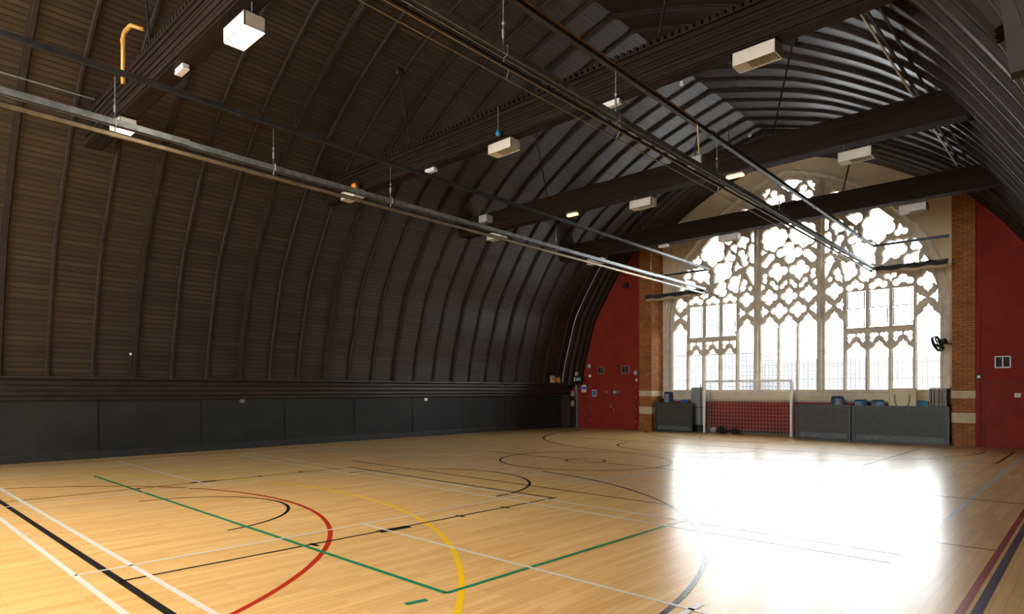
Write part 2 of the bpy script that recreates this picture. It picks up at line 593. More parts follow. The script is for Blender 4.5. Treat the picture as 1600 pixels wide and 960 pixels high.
# ------------------------------------------------------------------ roof
ceil = structure(shell_mesh('ceiling', ALC, 23.75, None), 'dark boarded pointed barrel roof')
ceil2 = shell_mesh('ceiling_boarding', YF, ALC, ALC_Z)
ceil2.parent = ceil

def sweep(section, zmin_right=None, half=None):
    """loft an (offset, y) section along the roof profile"""
    m = MB()
    cols = [full_profile(d, None) for d, y in section]
    ref = full_profile(0.0, None)
    idx = [i for i in range(len(ref)) if (zmin_right is None or ref[i][0] < XC or ref[i][1] >= zmin_right) and (half is None or half(ref[i]))]
    rings = [[(cols[k][i][0], section[k][1], cols[k][i][1]) for k in range(len(section))] for i in idx]
    m.loft(rings)
    return m

sec_n = [(RIB_D + .02, -.036), (0.012, -.036), (0.0, -.024), (0.0, .024), (0.012, .036), (RIB_D + .02, .036)]
sec_m = [(RIB_D + .02, -.068), (0.025, -.068), (0.025, -.04), (-.022, -.036), (-.022, .036), (0.025, .04), (0.025, .068), (RIB_D + .02, .068)]
rib_src = {}
for k in range(-11, 22):
    y = RIB_Y0 + RIB_PITCH * k
    key = (k % 3 == 2, y < ALC + .1)
    if key not in rib_src:
        o = sweep(sec_m if key[0] else sec_n, ALC_Z if key[1] else None).build('principal_rib' if key[0] else 'rib', 'rib', ceil)
        rib_src[key] = o
    else:
        o = rib_src[key].copy()
        COL.objects.link(o)
        o.parent = ceil
    o.location = (0, y, 0)

# moulded arch against the end wall
end_sec = [(RIB_D + .02, 21.72), (-.02, 21.72), (-.06, 21.78), (-.06, 21.92), (-.14, 21.98), (-.16, 22.04), (-.16, 22.18), (-.22, 22.24),
           (-.25, 22.30), (-.25, 22.44), (-.30, 22.50), (-.32, 22.64), (-.32, 22.70), (RIB_D + .02, 22.70)]
structure(sweep(end_sec).build('trim_1', 'rib'), 'dark moulded timber arch against the end wall')
rec_sec = [(RIB_D + .02, 22.70), (-.32, 22.70), (-.33, 22.95), (-.34, 23.0), (-.34, 23.3), (-.32, 23.52), (RIB_D + .02, 23.52)]
structure(sweep(rec_sec, None, lambda p: abs(p[0] - XC) < 5.35).build('trim_2', 'rib'), 'dark soffit of the arch over the window recess')

# moulded rib end and dark board low on the right slope, near the camera
t = sweep([(RIB_D, 7.05), (-.03, 7.05), (-.05, 7.10), (-.03, 7.16), (-.06, 7.21), (-.04, 7.27), (-.06, 7.33), (-.03, 7.38), (RIB_D, 7.38)], None,
          lambda p: p[0] > XC + 5.6 and p[1] > 4.80)
structure(t.build('trim_3', 'rib'), 'short moulded timber on the right roof slope')
structure(MB().prism([(-.417, 3.60), (.15, 3.60), (.15, 4.8), (-.54, 4.8)], 5.0, 5.12).build('trim_4', mottled('brown_grey_board', (0.03, 0.026, 0.02), (0.042, 0.036, 0.029), 6.0, 0.9)),
          'plain brown board at the foot of the right roof slope')

# ------------------------------------------------------------------ side walls
WL = -17.6
wl = structure(MB().box(WL - .15, WL - .02, YF, YB, 0, 1.95).build('wall_left', 'panel'), 'low dark panelled side wall')
jy = [4.36 + 2.36 * i for i in range(-5, 8)] + [YB]
for a, b in zip(jy[:-1], jy[1:]):
    MB().box(WL - .03, WL, a + .012, b - .012, 0.17, 1.42).build('wall_panel', 'panel', wl, bevel=.006)
structure(MB().prism([(WL - .02, 0), (WL + .025, 0), (WL + .025, .15), (WL + .012, .18), (WL - .02, .18)], YF, YB).build('baseboard_left', 'dark'), 'black skirting along the left wall')
cp = [(-.02, 1.40), (.06, 1.40), (.08, 1.43), (.08, 1.48), (.13, 1.495), (.17, 1.54), (.17, 1.60), (.21, 1.615), (.25, 1.66), (.25, 1.735), (.31, 1.75),
      (.35, 1.80), (.35, 1.85), (.41, 1.865), (.455, 1.895), (.48, 1.90), (.48, 1.945), (.44, 1.96), (-.02, 1.975)]
structure(MB().prism([(WL + a, b) for a, b in cp], YF, YB).build('trim_5', 'cornice'), 'deep dark moulded cornice under the left roof slope')
WR = 0.6
wr = structure(MB().box(WR + .02, WR + .15, ALC, YB, 0, 1.95).build('wall_right', 'panel'), 'low dark side wall beside the camera')
structure(MB().prism([(WR - a, b) for a, b in cp], ALC, YB).build('trim_6', 'cornice'), 'deep dark moulded cornice under the right roof slope')
structure(MB().box(-17.62, -17.08, 22.08, YB, 0, 1.44).build('trim_8', 'cornice'), 'dark boxed corner at the end of the left wall')
# alcove round the camera
_rp = [(x + .01, z) for x, z in full_profile(RIB_D) if x > XC and z < 4.3]
MB().prism([(.4, _rp[0][1])] + _rp + [(.4, 1.88)], ALC - .02, ALC + .1).build('alcove_infill', 'panel', wr)
MB().box(2.2, 2.35, YF, ALC + .15, 0, ALC_Z + .1).build('alcove_wall', 'panel', wr)
MB().box(.12, 2.35, ALC - .02, ALC + .15, 0, ALC_Z + .1).build('alcove_return', 'panel', wr)
MB().box(-.32, 2.35, YF, ALC + .15, ALC_Z, ALC_Z + .12).build('alcove_ceiling', 'panel', wr)

# ------------------------------------------------------------------ wall behind the camera, with its window opening
fw = MB()
fw.box(-18.2, 2.6, YF - .2, YF, -.1, 1.75)
fw.box(-18.2, -13.6, YF - .2, YF, 1.75, 7.5)
fw.box(-3.4, 2.6, YF - .2, YF, 1.75, 7.5)
fw.box(-18.2, 2.6, YF - .2, YF, 7.5, 11.0)
structure(fw.build('wall_front', 'gable'), 'end wall behind the viewer')
w2 = MB()
for i in range(1, 9):
    x = -13.6 + 10.2 * i / 9
    w2.box(x - .07, x + .07, YF - .14, YF - .04, 1.75, 7.5)
structure(w2.build('window_2', 'stone'), 'mullions of the window behind the viewer')

# ------------------------------------------------------------------ end wall
YG = 23.5
WC = -8.32                                 # centre of the great window
OUT = [(4.93, 1.45), (4.93, 4.5), (4.85, 5.0), (4.73, 5.55), (4.45, 6.30), (4.05, 6.95), (3.4, 7.64), (2.5, 8.50), (2.0, 8.80), (1.5, 9.08), (1.0, 9.29), (.5, 9.46), (0, 9.62)]
INN = [(4.63, 1.45), (4.63, 4.3), (4.60, 4.75), (4.36, 5.66), (4.14, 6.30), (3.75, 6.90), (2.75, 7.90), (2.15, 8.44), (1.83, 8.70), (1.25, 8.98), (.7, 9.17), (.35, 9.27), (0, 9.35)]

def arch_z(w):
    w = abs(w)
    for (a, b), (c, d) in zip(INN[:-1], INN[1:]):
        if c <= w <= a and a != c:
            return b + (d - b) * (a - w) / (a - c)
    return 1.45 if w > 4.63 else 9.35

def in_poly(x, y, poly):
    c = False
    j = len(poly) - 1
    for i in range(len(poly)):
        xi, yi = poly[i]
        xj, yj = poly[j]
        if (yi > y) != (yj > y) and x < (xj - xi) * (y - yi) / (yj - yi) + xi:
            c = not c
        j = i
    return c

def plate(name, outer, holes, y, thick, material, parent=None):
    """a slab in the x-z plane with holes, centred on depth y"""
    pts, edges = [], []
    for loop in [outer] + holes:
        k = len(pts)
        pts += [Vector(p) for p in loop]
        edges += [(k + i, k + (i + 1) % len(loop)) for i in range(len(loop))]
    vs, es, fs, *_ = geometry.delaunay_2d_cdt(pts, edges, [], 0, 1e-5)
    boxes = [(min(p[0] for p in h), max(p[0] for p in h), min(p[1] for p in h), max(p[1] for p in h), h) for h in holes]
    keep = []
    for f in fs:
        cx = sum(vs[i].x for i in f) / len(f)
        cz = sum(vs[i].y for i in f) / len(f)
        if not in_poly(cx, cz, outer):
            continue
        if any(b[0] <= cx <= b[1] and b[2] <= cz <= b[3] and in_poly(cx, cz, b[4]) for b in boxes):
            continue
        keep.append(tuple(f))
    n = len(vs)
    m = MB()
    allv = [(v.x, y - thick / 2, v.y) for v in vs] + [(v.x, y + thick / 2, v.y) for v in vs]
    faces = [f for f in keep] + [tuple(i + n for i in reversed(f)) for f in keep]
    cnt = {}
    for f in keep:
        for i in range(len(f)):
            e = (f[i], f[(i + 1) % len(f)])
            key = (min(e), max(e))
            cnt[key] = cnt.get(key, 0) + 1
    faces += [(a, b, b + n, a + n) for (a, b), c in cnt.items() if c == 1]
    used = sorted({i for f in faces for i in f})
    mp = {v: i for i, v in enumerate(used)}
    m.add([allv[i] for i in used], [tuple(mp[i] for i in f) for f in faces])
    return m.build(name, material, parent)

def arch_loop(half, dx=0.0):
    return [(WC - w, z) for w, z in half] + [(WC + w, z) for w, z in reversed(half[:-1])]

top = [(x, z + .1) for x, z in full_profile(RIB_D + .05) if -13.95 < x < -2.6]
gable_outer = [(-13.95, 1.30)] + top + [(-2.6, 1.30)]
wbk = structure(plate('wall_back', gable_outer, [arch_loop(OUT)], YG + .12, .24, 'gable'), 'tan rendered gable round the great window')

# red walls either side, following the roof
lefttop = [(x, z + .06) for x, z in full_profile(RIB_D) if x < -13.86]
rl = [(-17.8, 0), (-17.8, 1.95)] + lefttop + [(-13.86, lefttop[-1][1] + .2), (-13.86, 0)]
structure(MB().prism(rl, YB, YB + .1).build('wall_back_left', 'red'), 'oxblood red end wall left of the window')
righttop = [(x, z + .06) for x, z in full_profile(RIB_D) if x > -2.70]
rr = [(-2.70, 0), (-2.70, righttop[0][1] + .2)] + righttop + [(.75, 1.95), (.75, 0)]
structure(MB().prism(rr, YB, YB + .1).build('wall_back_right', 'red'), 'oxblood red end wall right of the window')

# brick piers
def pier(x0, x1, label):
    m = MB()
    poly = [(x0, 0), (x1, 0), (x1, roof_z(x1) + .15), (x0, roof_z(x0) + .15)]
    m.prism(poly, 22.6, YG + .30)
    o = m.build('brick_pillar', 'brick', boxuv=True)
    tag(o, label, 'pillar', kind='structure')
    for z0, z1 in ((1.40, 1.62), (.68, .97)):
        MB().box(x0 - .006, x1 + .006, 22.592, YG + .28, z0, z1).build('stone_band', 'band', o)
    return o
pier(-13.89, -13.32, 'brown brick pier left of the great window with two pale bands')
pier(-3.24, -2.67, 'brown brick pier right of the great window with two pale bands')

# dado, ledge and sloping sill under the window
structure(MB().box(-13.32, -3.24, 23.62, 23.78, 0, 1.32).build('wall_back_dado', 'red'), 'low red wall under the great window')
sl = [(23.53, 1.27), (23.53, 1.37), (23.56, 1.40), (23.56, 1.56), (23.80, 1.64), (23.80, 1.20), (23.62, 1.20)]
structure(MB().prism([(a, b) for a, b in sl], -13.30, -3.26, axis='x').build('trim_7', 'stone'), 'stone ledge and sill under the great window')
structure(MB().box(-13.32, -3.24, 23.585, 23.62, 0, .10).build('baseboard_back', 'dark'), 'black skirting under the great window')

# ------------------------------------------------------------------ the great window
win = bpy.data.objects.new('window_1', None)
COL.objects.link(win)
structure(win, 'great pointed window with stone tracery')
# moulded surround
def off(half, d):
    return [(w + d if w > 0 else 0, z + d * min(1, max(0, (z - 4.3) / 4.5))) for w, z in half]
def mix(f):
    return [(a[0] + (b[0] - a[0]) * f, a[1] + (b[1] - a[1]) * f) for a, b in zip(OUT, INN)]
sur = MB()
loops = [(OUT, YG - .02)] + [(off(OUT, .035), YG - .06), (off(OUT, -.03), YG - .09), (mix(.3), YG - .05), (mix(.35), YG + .02), (mix(.55), YG + .05), (mix(.6), YG + .12), (mix(.85), YG + .16), (mix(.9), YG + .2), (INN, YG + .24), (INN, YG + .40)]
sur.loft([[(x, y, z) for x, z in arch_loop(h)] for h, y in loops], closed=False, caps=False)
sur.build('stone_surround', 'stone', win)

def star(cen, circ, tips, k=1.0, n=56):
    """outline of a foil: the union of round lobes and pointed tips seen from its centre"""
    cx, cz = cen
    out = []
    for i in range(n):
        a = 2 * PI * i / n
        dx, dz = math.cos(a), math.sin(a)
        r = 0.03
        for x, z, q in circ:
            q *= k
            ex, ez = x - cx, z - cz
            b = ex * dx + ez * dz
            D = b * b - (ex * ex + ez * ez - q * q)
            if D > 0:
                r = max(r, b + math.sqrt(D))
        for tx, tz, h in tips:
            ex, ez = tx - cx, tz - cz
            L = math.hypot(ex, ez)
            c = (dx * ex + dz * ez) / L
            s = abs(-dx * ez + dz * ex) / L
            if c > 0:
                r = max(r, 1.0 / (c / (L * (.5 + .5 * k)) + s / h))
        out.append((cx + r * dx, cz + r * dz))
    return out

SIDE_HOLES = [
((-2.9,7.16),[(-2.87,7.56,0.21),(-3.13,7.34,0.23),(-3.18,7.0,0.2),(-2.68,7.21,0.25),(-2.64,6.91,0.2),(-2.9,6.79,0.22)],[(-2.9,6.48,0.17)]),
((-3.54,6.85),[(-3.65,6.81,0.09),(-3.47,6.79,0.09)],[(-3.51,7.1,0.08)]),
((-2.21,6.77),[(-2.3,6.75,0.1),(-2.1,6.75,0.11)],[(-2.24,7.1,0.1)]),
((-2.03,7.11),[(-2.03,7.13,0.11)],[(-1.96,6.9,0.07),(-2.15,7.22,0.06)]),
((-1.66,7.24),[(-1.71,7.4,0.11),(-1.56,7.34,0.1),(-1.77,7.23,0.11)],[(-1.59,7.0,0.1)]),
((-1.31,7.44),[(-1.27,7.51,0.09),(-1.27,7.32,0.08)],[(-1.23,7.7,0.05),(-1.23,7.18,0.05)]),
((-1.67,6.67),[(-1.74,6.88,0.11),(-1.63,6.7,0.11),(-1.57,6.47,0.08)],[(-1.8,6.98,0.06),(-1.62,6.27,0.07)]),
((-1.35,6.76),[(-1.34,7.03,0.11),(-1.34,6.82,0.13),(-1.31,6.57,0.11)],[(-1.35,7.19,0.08),(-1.22,6.35,0.07)]),
((-1.9,6.37),[(-1.91,6.38,0.08)],[(-1.9,6.58,0.06),(-1.72,6.35,0.06),(-2.01,6.2,0.06)]),
((-2.49,6.26),[(-2.61,6.38,0.22),(-2.31,6.46,0.18),(-2.33,6.18,0.19),(-2.58,6.07,0.21)],[(-2.07,6.59,0.11),(-2.84,5.84,0.17)]),
((-3.3,6.26),[(-3.25,6.4,0.15),(-3.48,6.42,0.14),(-3.57,6.22,0.15),(-3.41,6.09,0.13),(-3.18,6.15,0.15)],[(-3.81,6.57,0.12),(-3.01,5.79,0.15)]),
((-3.98,6.29),[(-3.95,6.42,0.1),(-3.93,6.27,0.1),(-4.04,6.25,0.09)],[(-3.96,6.56,0.08),(-4.16,6.26,0.06),(-3.84,6.18,0.06)]),
((-3.91,5.96),[(-3.79,5.88,0.15),(-3.93,5.96,0.11)],[(-4.1,6.14,0.09),(-4.05,5.71,0.13),(-3.59,5.72,0.1)]),
((-4.21,5.82),[(-4.2,5.79,0.08)],[(-4.19,5.97,0.05),(-4.34,5.7,0.05),(-4.14,5.73,0.04)]),
((-2.13,7.48),[(-2.25,7.48,0.17),(-2.08,7.54,0.1)],[(-1.9,7.61,0.07),(-2.27,7.23,0.08)]),
((-1.98,5.71),[(-2.04,5.88,0.15),(-2.1,5.67,0.16),(-1.98,5.52,0.11)],[(-1.75,6.14,0.14),(-1.91,5.34,0.1)]),
((-1.69,5.57),[(-1.63,5.73,0.11),(-1.69,5.54,0.11)],[(-1.64,5.96,0.07),(-1.81,5.32,0.06)]),
((-1.41,5.51),[(-1.41,5.5,0.07)],[(-1.41,5.65,0.04),(-1.38,5.37,0.04)]),
((-1.38,6.08),[(-1.4,6.19,0.12),(-1.35,5.99,0.1)],[(-1.44,6.36,0.06),(-1.23,6.24,0.06),(-1.23,5.49,0.11),(-1.58,6.14,0.07)]),
((-2.56,5.58),[(-2.53,5.69,0.18),(-2.7,5.54,0.14),(-2.48,5.46,0.15)],[(-2.34,5.86,0.11),(-2.59,5.24,0.11)]),
((-3.61,5.27),[(-3.8,5.19,0.11),(-3.42,5.17,0.11),(-3.61,5.29,0.13)],[(-3.6,5.44,0.08)]),
((-2.89,5.22),[(-3.06,5.15,0.11),(-2.73,5.13,0.11),(-2.89,5.23,0.12)],[(-2.89,5.38,0.08)]),
((-2.2,5.22),[(-2.36,5.15,0.11),(-2.04,5.14,0.11),(-2.2,5.25,0.12)],[(-2.19,5.44,0.09)]),
((-3.25,5.37),[(-3.35,5.42,0.08),(-3.16,5.4,0.08)],[(-3.28,5.22,0.07),(-3.47,5.46,0.03),(-3.06,5.43,0.03)]),
((-4.3,5.11),[(-4.49,5.14,0.12),(-4.13,5.12,0.13),(-4.3,5.25,0.13),(-4.3,4.96,0.12)],[(-4.26,5.45,0.09),(-4.3,4.76,0.09)]),
((-1.55,5.09),[(-1.7,5.1,0.12),(-1.4,5.09,0.13),(-1.55,5.22,0.12),(-1.55,4.94,0.12)],[(-1.55,5.44,0.09),(-1.56,4.72,0.09)]),
((-1.74,4.58),[(-1.7,4.58,0.09),(-1.77,4.58,0.07)],[(-1.82,4.85,0.06),(-1.82,4.33,0.06),(-1.58,4.57,0.07)]),
((-1.33,4.57),[(-1.35,4.56,0.09),(-1.3,4.57,0.06)],[(-1.24,4.82,0.05),(-1.24,4.3,0.05),(-1.49,4.56,0.07)]),
((-4.5,4.63),[(-4.49,4.63,0.09)],[(-4.57,4.88,0.05),(-4.57,4.36,0.05),(-4.33,4.61,0.07)]),
((-4.05,4.6),[(-4.08,4.59,0.09)],[(-3.99,4.83,0.05),(-3.99,4.32,0.05),(-4.26,4.59,0.07)]),
((-1.62,8.33),[(-1.58,8.32,0.2),(-1.66,8.1,0.15)],[]),
((-2.12,8.02),[(-2.1,8.03,0.15),(-2.12,7.9,0.12)],[]),
((-1.4,7.86),[(-1.4,7.86,0.1)],[(-1.4,8.03,0.06)])]
CENTRE_HOLES = [
((-0.32,4.56),[(-0.5,4.56,0.12),(-0.16,4.55,0.12),(-0.32,4.69,0.12),(-0.32,4.42,0.12)],[(-0.32,4.89,0.09),(-0.32,4.22,0.09)]),
((-0.88,4.57),[(-0.85,4.56,0.1),(-0.92,4.57,0.07)],[(-0.96,4.83,0.06),(-0.96,4.3,0.06),(-0.71,4.55,0.07)]),
((-0.69,5.08),[(-0.86,5.08,0.11),(-0.51,5.08,0.12),(-0.69,5.22,0.12),(-0.7,4.94,0.12)],[(-0.71,5.46,0.09),(-0.7,4.72,0.09)]),
((0.01,5.06),[(-0.15,5.07,0.11),(0.19,5.06,0.11),(0.02,5.21,0.12),(0.01,4.92,0.12)],[(0.03,5.44,0.09),(-0.0,4.71,0.09)]),
((-0.52,5.51),[(-0.58,5.59,0.08),(-0.45,5.43,0.08)],[(-0.67,5.71,0.05),(-0.37,5.32,0.05)]),
((-0.16,5.51),[(-0.11,5.56,0.07),(-0.22,5.44,0.07)],[(0.0,5.72,0.04),(-0.32,5.32,0.05)]),
((-0.86,5.79),[(-0.85,5.89,0.08),(-0.85,5.71,0.08)],[(-0.87,6.01,0.04),(-0.79,5.56,0.05)]),
((-0.94,5.48),[(-0.93,5.48,0.07)],[(-0.98,5.64,0.05),(-0.98,5.33,0.05)]),
((-0.38,5.96),[(-0.57,5.97,0.14),(-0.18,6.01,0.15),(-0.43,6.17,0.14),(-0.37,5.81,0.13)],[(-0.45,6.39,0.1),(-0.38,5.55,0.1)]),
((-0.51,7.23),[(-0.51,7.51,0.16),(-0.74,7.41,0.18),(-0.81,7.22,0.14),(-0.74,7.0,0.15),(-0.23,7.39,0.16),(-0.16,7.26,0.14),(-0.3,7.1,0.19),(-0.54,6.93,0.16)],[(-0.44,7.71,0.11),(-0.51,6.74,0.09)]),
((0.03,6.63),[(-0.26,6.67,0.16),(0.31,6.62,0.17),(0.01,6.84,0.18),(0.06,6.44,0.17)],[(0.04,7.07,0.1),(-0.01,6.21,0.1)]),
((-0.9,6.77),[(-0.92,6.77,0.06)],[(-0.97,6.91,0.05),(-0.97,6.65,0.05),(-0.76,6.76,0.04)]),
((-0.72,6.46),[(-0.63,6.55,0.13),(-0.74,6.44,0.12),(-0.83,6.33,0.12)],[(-0.51,6.66,0.05),(-0.85,6.15,0.07)]),
((-0.73,8.99),[(-0.75,9.06,0.07),(-0.84,8.92,0.07)],[(-0.63,9.14,0.04),(-0.91,8.7,0.05)]),
((-0.47,8.65),[(-0.52,8.88,0.12),(-0.68,8.62,0.15),(-0.29,8.66,0.15),(-0.44,8.52,0.18)],[(-0.54,9.06,0.09),(-0.88,8.56,0.08),(-0.01,8.52,0.08)]),
((0.06,9.13),[(-0.06,9.17,0.19),(0.17,9.12,0.17),(0.06,9.02,0.15)],[(-0.21,9.19,0.08),(0.54,9.15,0.13),(0.17,8.83,0.1)]),
((0,7.9),[(-0.16,7.9,0.15),(0.16,7.9,0.15),(0,8.05,0.14),(0,7.75,0.14)],[(0,8.26,0.09),(0,7.5,0.09)]),
((-0.72,8.05),[(-0.72,8.1,0.16),(-0.72,7.93,0.15)],[(-0.72,8.3,0.1)]),
((-0.36,8.22),[(-0.36,8.2,0.06)],[])]


def grow(loop, d):
    n = len(loop)
    A = sum(loop[i][0] * loop[(i + 1) % n][1] - loop[(i + 1) % n][0] * loop[i][1] for i in range(n))
    sg = 1 if A > 0 else -1
    out = []
    for i in range(n):
        a, b = loop[i - 1], loop[(i + 1) % n]
        tx, tz = b[0] - a[0], b[1] - a[1]
        L = math.hypot(tx, tz) or 1
        out.append((loop[i][0] + sg * tz / L * d, loop[i][1] - sg * tx / L * d))
    return out

def light_head(x0, x1, z0, zs, za):
    """a lancet light with a cusped, pointed head"""
    c, h, k = (x0 + x1) / 2, (x1 - x0) / 2, za - zs
    pts = [(x0, z0), (x0, zs - .04)]
    half = []
    for i in range(7):                     # lower lobe
        a = PI - PI * .42 * i / 6
        half.append((-h * .62 + h * .40 * math.cos(a), zs + k * .16 + k * .30 * math.sin(a) - k * .12))
    for i in range(6):                     # upper lobe
        a = PI * 1.05 - PI * .55 * i / 5
        half.append((-h * .14 + h * .30 * math.cos(a), zs + k * .54 + k * .24 * math.sin(a)))
    half.append((0, za))
    pts += [(c + x, z) for x, z in half] + [(c - x, z) for x, z in reversed(half[:-1])]
    pts += [(x1, zs - .04), (x1, z0)]
    return pts

Z0 = 1.66
holes = []
cases = []
for sgn in (1, -1):
    for cen, circ, tips in SIDE_HOLES:
        P = grow(star(cen, circ, tips), .010 if cen[1] > 5.6 else .0)
        P = [(min(max(x, -4.60), -1.25), z) for x, z in P]
        P = [(x, min(z, arch_z(x) - .05)) for x, z in P]
        holes.append([(WC + sgn * x, z) for x, z in P])
    Ls = [(-4.62, -4.0), (-3.89, -3.33), (-3.20, -2.64), (-2.51, -1.95), (-1.83, -1.25)]
    for i, (a, b) in enumerate(Ls):
        if i in (0, 4):
            P = light_head(a, b, Z0, 3.92, 4.42)
            holes.append([(WC + sgn * x, z) for x, z in P])
        else:
            P = light_head(a, b, Z0, 2.93, 3.32)
            holes.append([(WC + sgn * x, z) for x, z in P])
            for s in (1, -1):              # little trefoil spandrels under the transom
                ex = a if s == 1 else b
                q = star((ex + s * .11, 3.42), [(ex + s * .08, 3.49, .075), (ex + s * .20, 3.50, .06), (ex + s * .07, 3.34, .065)], [(ex + s * .06, 3.20, .05), (ex + s * .27, 3.54, .04)])
                q = [(max(min(x, b), a), min(z, 3.57)) for x, z in q]
                holes.append([(WC + sgn * x, z) for x, z in q])
            holes.append([(WC + sgn * x, z) for x, z in [(a - .01, 3.76), (a - .01, 4.99), (b + .01, 4.99), (b + .01, 3.76)]])
            x0, x1 = sorted((WC + sgn * a, WC + sgn * b))
            cases.append((x0, x1, i, sgn))
for cen, circ, tips in CENTRE_HOLES:
    P = [(min(max(x, -.985), .985), z) for x, z in grow(star(cen, circ, tips), .003)]
    P = [(x, min(z, arch_z(x) - .05)) for x, z in P]
    holes.append([(WC + x, z) for x, z in P])
    if abs(cen[0]) > .07:
        holes.append([(WC - x, z) for x, z in P])
for a, b in ((-.985, -.37), (-.305, .305), (.37, .985)):
    holes.append([(WC + x, z) for x, z in light_head(a, b, Z0, 3.97, 4.42)])
YT = 23.70
tr = plate('tracery', arch_loop(off(INN, .06)), holes, YT + .02, .10, 'stone', win)
plate('tracery_moulding', arch_loop(off(INN, .06)), [grow(h, .02) for h in holes], YT - .055, .05, 'stone', tr)
for s in (-1, 1):                          # the two great mullions stand forward of the tracery
    x = WC + s * 1.117
    m = MB()
    m.prism([(x - .13, YT + .08), (x + .13, YT + .08), (x + .13, YT - .08), (x + .07, YT - .13), (x + .045, YT - .22), (x - .045, YT - .22), (x - .07, YT - .13), (x - .13, YT - .08)],
            1.60, arch_z(1.117) + .04, axis='z')
    m.build('mullion', 'stone', win)
for s in (-1, 1):
    for xx in (-3.945, -3.265, -2.575, -1.89):
        MB().prism([(WC + s * xx - .05, YT - .06), (WC + s * xx + .05, YT - .06), (WC + s * xx + .03, YT - .12), (WC + s * xx - .03, YT - .12)], 1.62, 2.95 if xx in (-3.265, -2.575) else 3.9, axis='z').build('mullion', 'stone', win)
for xx in (-.337, .337):
    MB().prism([(WC + xx - .04, YT - .06), (WC + xx + .04, YT - .06), (WC + xx + .025, YT - .12), (WC + xx - .025, YT - .12)], 1.62, 3.95, axis='z').build('mullion', 'stone', win)
for s in (-1, 1):
    MB().prism([(YT - .07, 3.60), (YT - .14, 3.64), (YT - .16, 3.70), (YT - .14, 3.74), (YT - .07, 3.75)], WC + s * 2.92 - 1.02, WC + s * 2.92 + 1.02, axis='x').build('transom', 'stone', win)
# casements: two dark metal sashes in each of six openings, a few tilted inwards
for x0, x1, i, sgn in cases:
    for (z0, z1, tilt) in ((3.79, 4.36, 0.09 if (i == 3 and sgn == 1) or (i in (2, 3) and sgn == -1) else 0.0), (4.39, 4.97, 0.0)):
        m = MB()
        w_, h_ = x1 - x0 - .02, z1 - z0
        for bx in ((-w_ / 2, -w_ / 2 + .028, 0, h_), (w_ / 2 - .028, w_ / 2, 0, h_), (-w_ / 2, w_ / 2, 0, .028), (-w_ / 2, w_ / 2, h_ - .028, h_)):
            m.box(bx[0], bx[1], -.02, .02, bx[2], bx[3])
        o = m.build('casement', 'darkmetal', win)
        o.location = ((x0 + x1) / 2, YT - .03, z0)
        o.rotation_euler = (tilt, 0, 0)
        p = MB().box(-w_ / 2 + .02, w_ / 2 - .02, -.003, .003, .02, h_ - .02).build('pane', 'glass', o)
# leaded panes behind the tracery
g = MB()
lp = [(WC + (x - WC) * .999, z) for x, z in arch_loop(INN)]
g.prism(lp, YT + .10, YT + .104)
go = g.build('panes', 'glass', win)
# wire guard and saddle bars outside
wg = MB()
def wire(p0, p1, r):
    wg.obox(((p0[0] + p1[0]) / 2, YT + .135, (p0[1] + p1[1]) / 2), (abs(p1[0] - p0[0]) + r, r, abs(p1[1] - p0[1]) + r))
x = WC - 4.55
while x < WC + 4.6:
    wire((x, 1.66), (x, min(4.9, arch_z(x - WC))), .011)
    x += .14
z = 1.78
while z < 4.9:
    wire((WC - 4.6, z), (WC + 4.6, z), .011)
    z += .14
wg.build('wire_guard', 'darkmetal', win)
sb = MB()
for z in (2.02, 2.55, 3.05, 4.1, 5.1):
    sb.box(WC - (4.6 if z < 4.7 else 4.5), WC + (4.6 if z < 4.7 else 4.5), YT + .09, YT + .10, z, z + .014)
sb.build('saddle_bar', 'darkmetal', win)

# doors in the red walls
d1 = structure(MB().box(-16.37, -14.06, YB - .03, YB, 0, 1.90).build('door_1', 'reddoor'), 'red double door in the end wall left of the window')
for a, b in ((-16.35, -15.225), (-15.205, -14.08)):
    MB().box(a, b, YB - .055, YB - .03, .03, 1.88).build('door_leaf', 'reddoor', d1, bevel=.004)
MB().box(-15.30, -15.24, YB - .075, YB - .055, .90, 1.02).box(-15.16, -15.11, YB - .075, YB - .055, .80, .86).build('door_lock', 'greyplate', d1)
hm = MB()
for hz in (.35, .85, 1.35, 1.80):
    hm.box(-16.385, -16.355, YB - .065, YB - .028, hz - .05, hz + .05)
    hm.box(-14.075, -14.045, YB - .065, YB - .028, hz - .05, hz + .05)
hm.build('hinge', 'vent', d1)
d2 = structure(MB().box(-2.46, .2, YB - .03, YB, 0, 1.87).build('door_2', 'reddoor'), 'red double door in the end wall right of the window')
for a, b in ((-2.44, -2.01), (-1.99, -.9), (-.88, .18)):
    MB().box(a, b, YB - .055, YB - .03, .03, 1.85).build('door_leaf', 'reddoor', d2, bevel=.004)
sm = MB()
sm.box(-2.46, .2, YB - .058, YB - .02, 1.86, 1.875)
for xs in (-2.0, -.89, -2.45):
    sm.box(xs - .008, xs + .008, YB - .058, YB - .02, .02, 1.87)
sm.build('seam', 'dark', d2)
MB().box(-2.66, -2.56, YB - .03, YB, 0, 4.0).build('door_jamb', 'reddoor', d2)

# ------------------------------------------------------------------ tie beams
ZB, ZT = 6.60, 7.17
BEAMS = [3.53, 9.0, 13.95, 19.15]
beam_labels = ['dark moulded tie beam nearest the camera, crossing behind the one brightly lit box light',
               'dark moulded and crenellated tie beam, second from the camera',
               'plain dark tie beam with two glowing warm lamps under its lower edge',
               'plain dark tie beam crossing in front of the great window']

